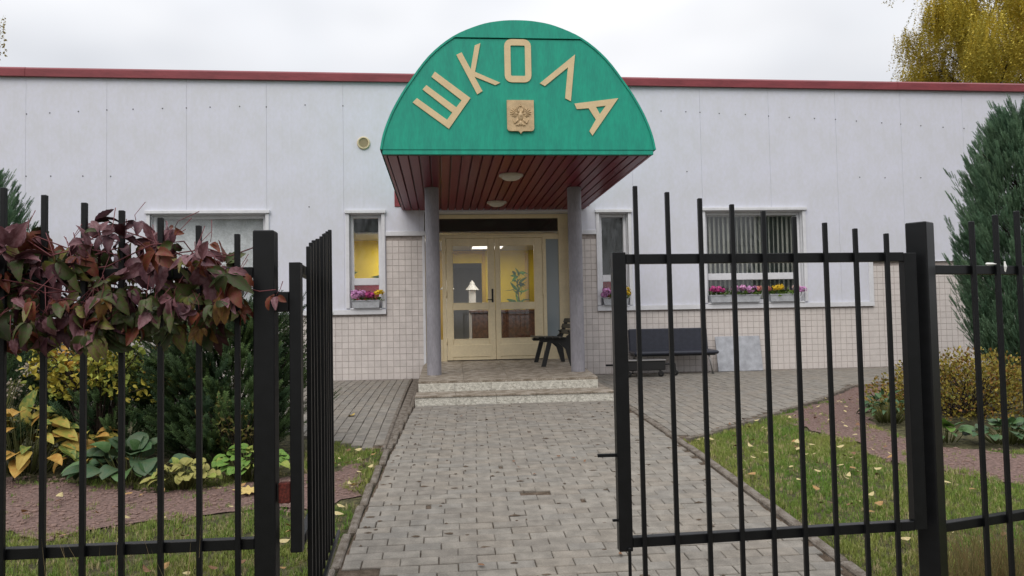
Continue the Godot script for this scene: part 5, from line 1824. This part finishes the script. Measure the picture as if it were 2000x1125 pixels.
func flower_box(x0: float, x1: float, y: float, label: String, spec: Array) -> void:
	var t := thing("flower_box", Vector3((x0 + x1) * 0.5, y, 0.035), label, "flower box", "white window boxes")
	var w := (x1 - x0) * 0.5
	var s := flat()
	# tapered trough with a rim
	var lo := [Vector3(-w + 0.02, 0, -0.06), Vector3(w - 0.02, 0, -0.06), Vector3(w - 0.02, 0, 0.055), Vector3(-w + 0.02, 0, 0.055)]
	var hi := [Vector3(-w, 0.115, -0.075), Vector3(w, 0.115, -0.075), Vector3(w, 0.115, 0.07), Vector3(-w, 0.115, 0.07)]
	poly(s, lo, Vector3.DOWN)
	for i in 4:
		var j := (i + 1) % 4
		poly(s, [lo[i], lo[j], hi[j], hi[i]], (lo[i] + lo[j]) * Vector3(1, 0, 1))
	obj("trough", s, M.planter, t)
	var r := flat()
	bb(r, Vector3(-w - 0.008, 0.108, 0.062), Vector3(w + 0.008, 0.122, 0.08), 0.002)
	bb(r, Vector3(-w - 0.008, 0.108, -0.085), Vector3(w + 0.008, 0.122, -0.068), 0.002)
	obj("rim", r, M.planter, t)
	var so := flat()
	bb(so, Vector3(-w + 0.006, 0.09, -0.067), Vector3(w - 0.006, 0.1, 0.061))
	obj("soil", so, M.joint, t)
	var lv := []
	for i in int(w * 260):
		var x := rr(-w, w)
		lv.append([Vector3(x, rr(0.1, 0.17), rr(-0.06, 0.08)), Vector3(rr(-1, 1), rr(-0.1, 1), rr(-0.3, 1)).normalized(), rr(0.7, 1.3), Color(0.05, 0.11, 0.02).lerp(Color(0.14, 0.22, 0.03), rng.randf())])
	stuff(scatter("leaves", blade_leaf(0.07, 0.035, 0.5, 3), lv, M.foliage, t))
	for a in spec:
		# a flower head: layered petals round a centre
		var pet := smooth()
		white_colors(pet)
		var c: Color = a[3]
		var rad: float = a[2]
		var fc := Vector3(a[0] - (x0 + x1) * 0.5, a[1] - y, 0.075)
		for k in 60:
			var d := Vector3(rr(-1, 1), rr(-0.8, 1), rr(-0.4, 1)).normalized()
			var u := d.cross(Vector3(0.2, 0.5, 0.8)).normalized().rotated(d, rr(0, TAU))
			var v := d.cross(u)
			var p := fc + d * rad * rr(0.5, 1.15) * Vector3(1.15, 0.85, 1.0)
			var cc := c * rr(0.6, 1.2)
			pet.set_color(cc)
			var pr := rad * rr(0.22, 0.42)
			var ring := []
			for q in 5: ring.append(p + (u * cos(TAU * q / 5.0) + v * sin(TAU * q / 5.0)) * pr + d * rr(-0.1, 0.15) * rad)
			poly(pet, ring, d)
		obj("flower", pet, M.foliage, t)
		var sm := smooth()
		tube(sm, [Vector3(fc.x, 0.09, 0.0), fc], [0.004], 5, false)
		obj("flower_stalk", sm, M.stem_green, t)

func make_flowers() -> void:
	var pink := Color(0.62, 0.30, 0.52)
	var magenta := Color(0.46, 0.06, 0.22)
	var yellow := Color(0.72, 0.48, 0.03)
	var pale := Color(0.66, 0.48, 0.45)
	var lilac := Color(0.60, 0.28, 0.55)
	flower_box(-1.385, -0.955, 1.136, "white box of pink and yellow flowers in the narrow window left of the door", [[-1.34, 1.32, 0.06, pink], [-1.35, 1.38, 0.05, lilac], [-1.24, 1.36, 0.062, lilac], [-1.14, 1.345, 0.06, magenta], [-1.09, 1.33, 0.05, magenta], [-1.00, 1.37, 0.045, yellow], [-0.94, 1.375, 0.045, yellow]])
	flower_box(2.61, 3.03, 1.116, "white box of lilac and yellow flowers in the narrow window right of the door", [[2.65, 1.34, 0.065, lilac], [2.62, 1.28, 0.05, lilac], [2.76, 1.32, 0.055, pink], [2.88, 1.33, 0.05, magenta], [2.99, 1.36, 0.05, yellow], [3.02, 1.30, 0.04, yellow]])
	flower_box(4.39, 5.24, 1.126, "long white box of pink flowers in the window with vertical blinds", [[4.43, 1.345, 0.055, magenta], [4.52, 1.34, 0.055, magenta], [4.59, 1.32, 0.045, magenta], [4.80, 1.35, 0.06, pink], [4.93, 1.36, 0.05, pink], [5.07, 1.33, 0.075, lilac], [5.20, 1.34, 0.05, Color(0.55, 0.2, 0.17)]])
	flower_box(5.40, 5.87, 1.126, "short white box of yellow flowers in the window with vertical blinds", [[5.36, 1.34, 0.045, Color(0.5, 0.16, 0.14)], [5.50, 1.35, 0.055, yellow], [5.57, 1.36, 0.055, yellow], [5.84, 1.35, 0.055, pale], [5.95, 1.32, 0.06, lilac]])

# ------------------------------------------------------------------ fallen leaves
func make_litter() -> void:
	var shapes := []
	for k in 6:
		var s := smooth()
		leaf_grid(s, 1.0, rr(0.55, 0.8), rr(-0.9, 1.3), 6, rr(-0.3, 0.6), 0.06, false, rr(-0.8, 0.8))
		shapes.append(done(s))
	var mats := [leaf_mat(Color(0.52, 0.42, 0.20), Color(0.58, 0.50, 0.28), Color(0.45, 0.35, 0.17), 61, 0.7, 0.2), leaf_mat(Color(0.42, 0.26, 0.10), Color(0.30, 0.17, 0.08), Color(0.35, 0.22, 0.1), 62, 0.7, 0.2), leaf_mat(Color(0.17, 0.09, 0.05), Color(0.24, 0.13, 0.07), Color(0.25, 0.15, 0.1), 63, 0.7, 0.2), leaf_mat(Color(0.55, 0.40, 0.06), Color(0.52, 0.33, 0.06), Color(0.45, 0.33, 0.08), 64, 0.6, 0.2)]
	var drop := func(x: float, z: float, size: float, mi: int, label: String, group: String) -> void:
		var h := gy(z) + 0.006
		var o := inst("fallen_leaf", shapes[rng.randi() % 6], mats[mi], self, Transform3D(Basis(Vector3.UP, rr(0, TAU)) * Basis(Vector3.RIGHT, PI / 2 + rr(-0.2, 0.2)) * Basis.from_scale(Vector3.ONE * size), Vector3(x, h + (0.026 if group.contains("lawn") or group.contains("verge") or group.contains("fence") else 0.01), z)))
		tag(o, label, "leaf", group)
	var tones := [["pale yellow", 0], ["orange-brown", 1], ["dark brown", 2]]
	# lawn on the right
	for i in 75:
		var z := rr(4.9, 8.3)
		var x := rr(2.15, 3.5)
		if z < 6.2 and i % 2 == 0: x = rr(2.15, 3.3)
		if Geometry2D.is_point_in_polygon(Vector2(x, z), pv(PLAZA_R)): z += 0.9
		var q: Array = tones[[0, 0, 0, 1, 2][rng.randi() % 5]]
		drop.call(x, z, rr(0.035, 0.068), q[1], "small %s fallen leaf on the lawn right of the path" % q[0], "%s leaves on the right lawn" % q[0])
	for i in 34:
		var p := [[3.6, 5.0], [3.9, 4.6], [4.2, 4.3], [3.7, 5.6], [3.8, 6.3], [4.5, 3.9]][rng.randi() % 6] as Array
		var q: Array = tones[[0, 0, 1, 2][rng.randi() % 4]]
		drop.call(p[0] + rr(-0.2, 0.25), p[1] + rr(-0.3, 0.3), rr(0.03, 0.055), q[1], "small %s fallen leaf on the right dirt track" % q[0], "%s leaves on the right dirt track" % q[0])
	# strip of grass and verge on the left
	for i in 34:
		var z := rr(5.7, 8.6)
		var x := path_left(z) - rr(0.05, 0.42)
		var q: Array = tones[[0, 0, 1, 2][rng.randi() % 4]]
		drop.call(x, z, rr(0.04, 0.08), q[1], "small %s fallen leaf on the verge left of the path" % q[0], "%s leaves on the left verge" % q[0])
	for i in 46:
		var x := rr(-2.6, -1.0)
		var z := rr(6.6, 8.5)
		var q: Array = tones[[0, 1, 2, 2][rng.randi() % 4]]
		drop.call(x, z, rr(0.04, 0.075), q[1], "small %s fallen leaf seen through the left fence" % q[0], "%s leaves behind the left fence" % q[0])
	# path
	for i in 14:
		drop.call(rr(-0.3, 1.9), rr(3.7, 8.4), rr(0.03, 0.05), 2, "small dark brown fallen leaf on the paved path", "dark brown leaves on the path")
	drop.call(-0.98, 4.04, 0.12, 3, "large yellow fallen leaf on the left pavement", "")
	# maple leaf on the left track
	var s2 := flat()
	var out := PackedVector2Array()
	for i in 20:
		var a := TAU * i / 20.0 + 0.1
		var r: float = 0.115 * ([1.0, 0.55, 0.8, 0.42][i % 4])
		out.append(Vector2(cos(a) * r, sin(a) * r))
	prism(s2, out, 0.0, 0.003)
	var ml := inst("maple_leaf", done(s2), mat(lin(0.62, 0.47, 0.17), 0.6, M.soft, Vector3.ONE * 6.0), self, Transform3D(Basis(Vector3.UP, 0.5) * Basis(Vector3.RIGHT, -PI / 2 + 0.12), Vector3(-1.33, gy(6.84) + 0.012, 6.84)))
	tag(ml, "large pale yellow maple leaf on the left dirt track", "leaf")

# ------------------------------------------------------------------ scene
func make_sky() -> Image:
	var w := 512
	var h := 256
	var im := Image.create(w, h, false, Image.FORMAT_RGBF)
	var n := FastNoiseLite.new()
	n.seed = 17; n.frequency = 1.3; n.fractal_octaves = 5
	for y in h:
		var el := (0.5 - (y + 0.5) / h) * PI
		for x in w:
			var az := TAU * (x + 0.5) / w
			var up := sin(el)
			var c := Color(0.16, 0.16, 0.13)
			if el > -0.03:
				var d := Vector3(cos(el) * cos(az), maxf(up, 0.0) * 2.4, cos(el) * sin(az))
				var k := n.get_noise_3dv(d * 1.4)
				var k2 := n.get_noise_3dv(d * 3.1 + Vector3(7, 3, 1))
				var L := SKY_BASE * (1.0 + SKY_RISE * maxf(up, 0.0)) * (1.0 + 0.2 * k + 0.09 * k2)
				c = Color(0.945, 0.975, 1.04).lerp(Color(0.99, 0.995, 1.02), clampf(0.5 + k, 0, 1)) * L
			im.set_pixel(x, y, c)
	return im

const SKY_BASE := 0.585
const SKY_RISE := 1.3

func _ready() -> void:
	# camera
	var cam := Camera3D.new()
	cam.name = "camera"
	cam.fov = 41.112
	cam.near = 0.05
	cam.far = 500.0
	cam.position = Vector3(0, 0.89, 12.3)
	cam.rotation_degrees = Vector3(2.443, -5.294, -1.089)
	add_child(cam)
	cam.current = true
	# overcast sky
	var env := Environment.new()
	env.background_mode = Environment.BG_SKY
	var sky := Sky.new()
	var pm := PanoramaSkyMaterial.new()
	pm.panorama = ImageTexture.create_from_image(make_sky())
	sky.sky_material = pm
	env.sky = sky
	env.tonemap_mode = Environment.TONE_MAPPER_LINEAR
	env.tonemap_exposure = 1.1
	env.sdfgi_enabled = true
	env.ssao_enabled = true
	env.ssil_enabled = true
	var we := WorldEnvironment.new()
	we.name = "world_environment"
	we.environment = env
	add_child(we)
	# veiled sun, high on the viewer's side
	var sun := DirectionalLight3D.new()
	sun.name = "sun"
	sun.light_energy = 0.5
	sun.light_angular_distance = 40.0
	sun.light_color = Color(1.0, 0.97, 0.93)
	sun.shadow_enabled = true
	sun.rotation_degrees = Vector3(-48, -25, 0)
	add_child(sun)
	rng.seed = 7
	make_materials()
	make_ground()
	make_building()
	make_steps()
	make_canopy()
	rng.seed = 20
	make_fences()
	rng.seed = 30
	make_plants()
	make_trees()
	rng.seed = 40
	make_furniture()
	make_flowers()
	rng.seed = 50
	make_creeper()
	make_grass()
	make_litter()
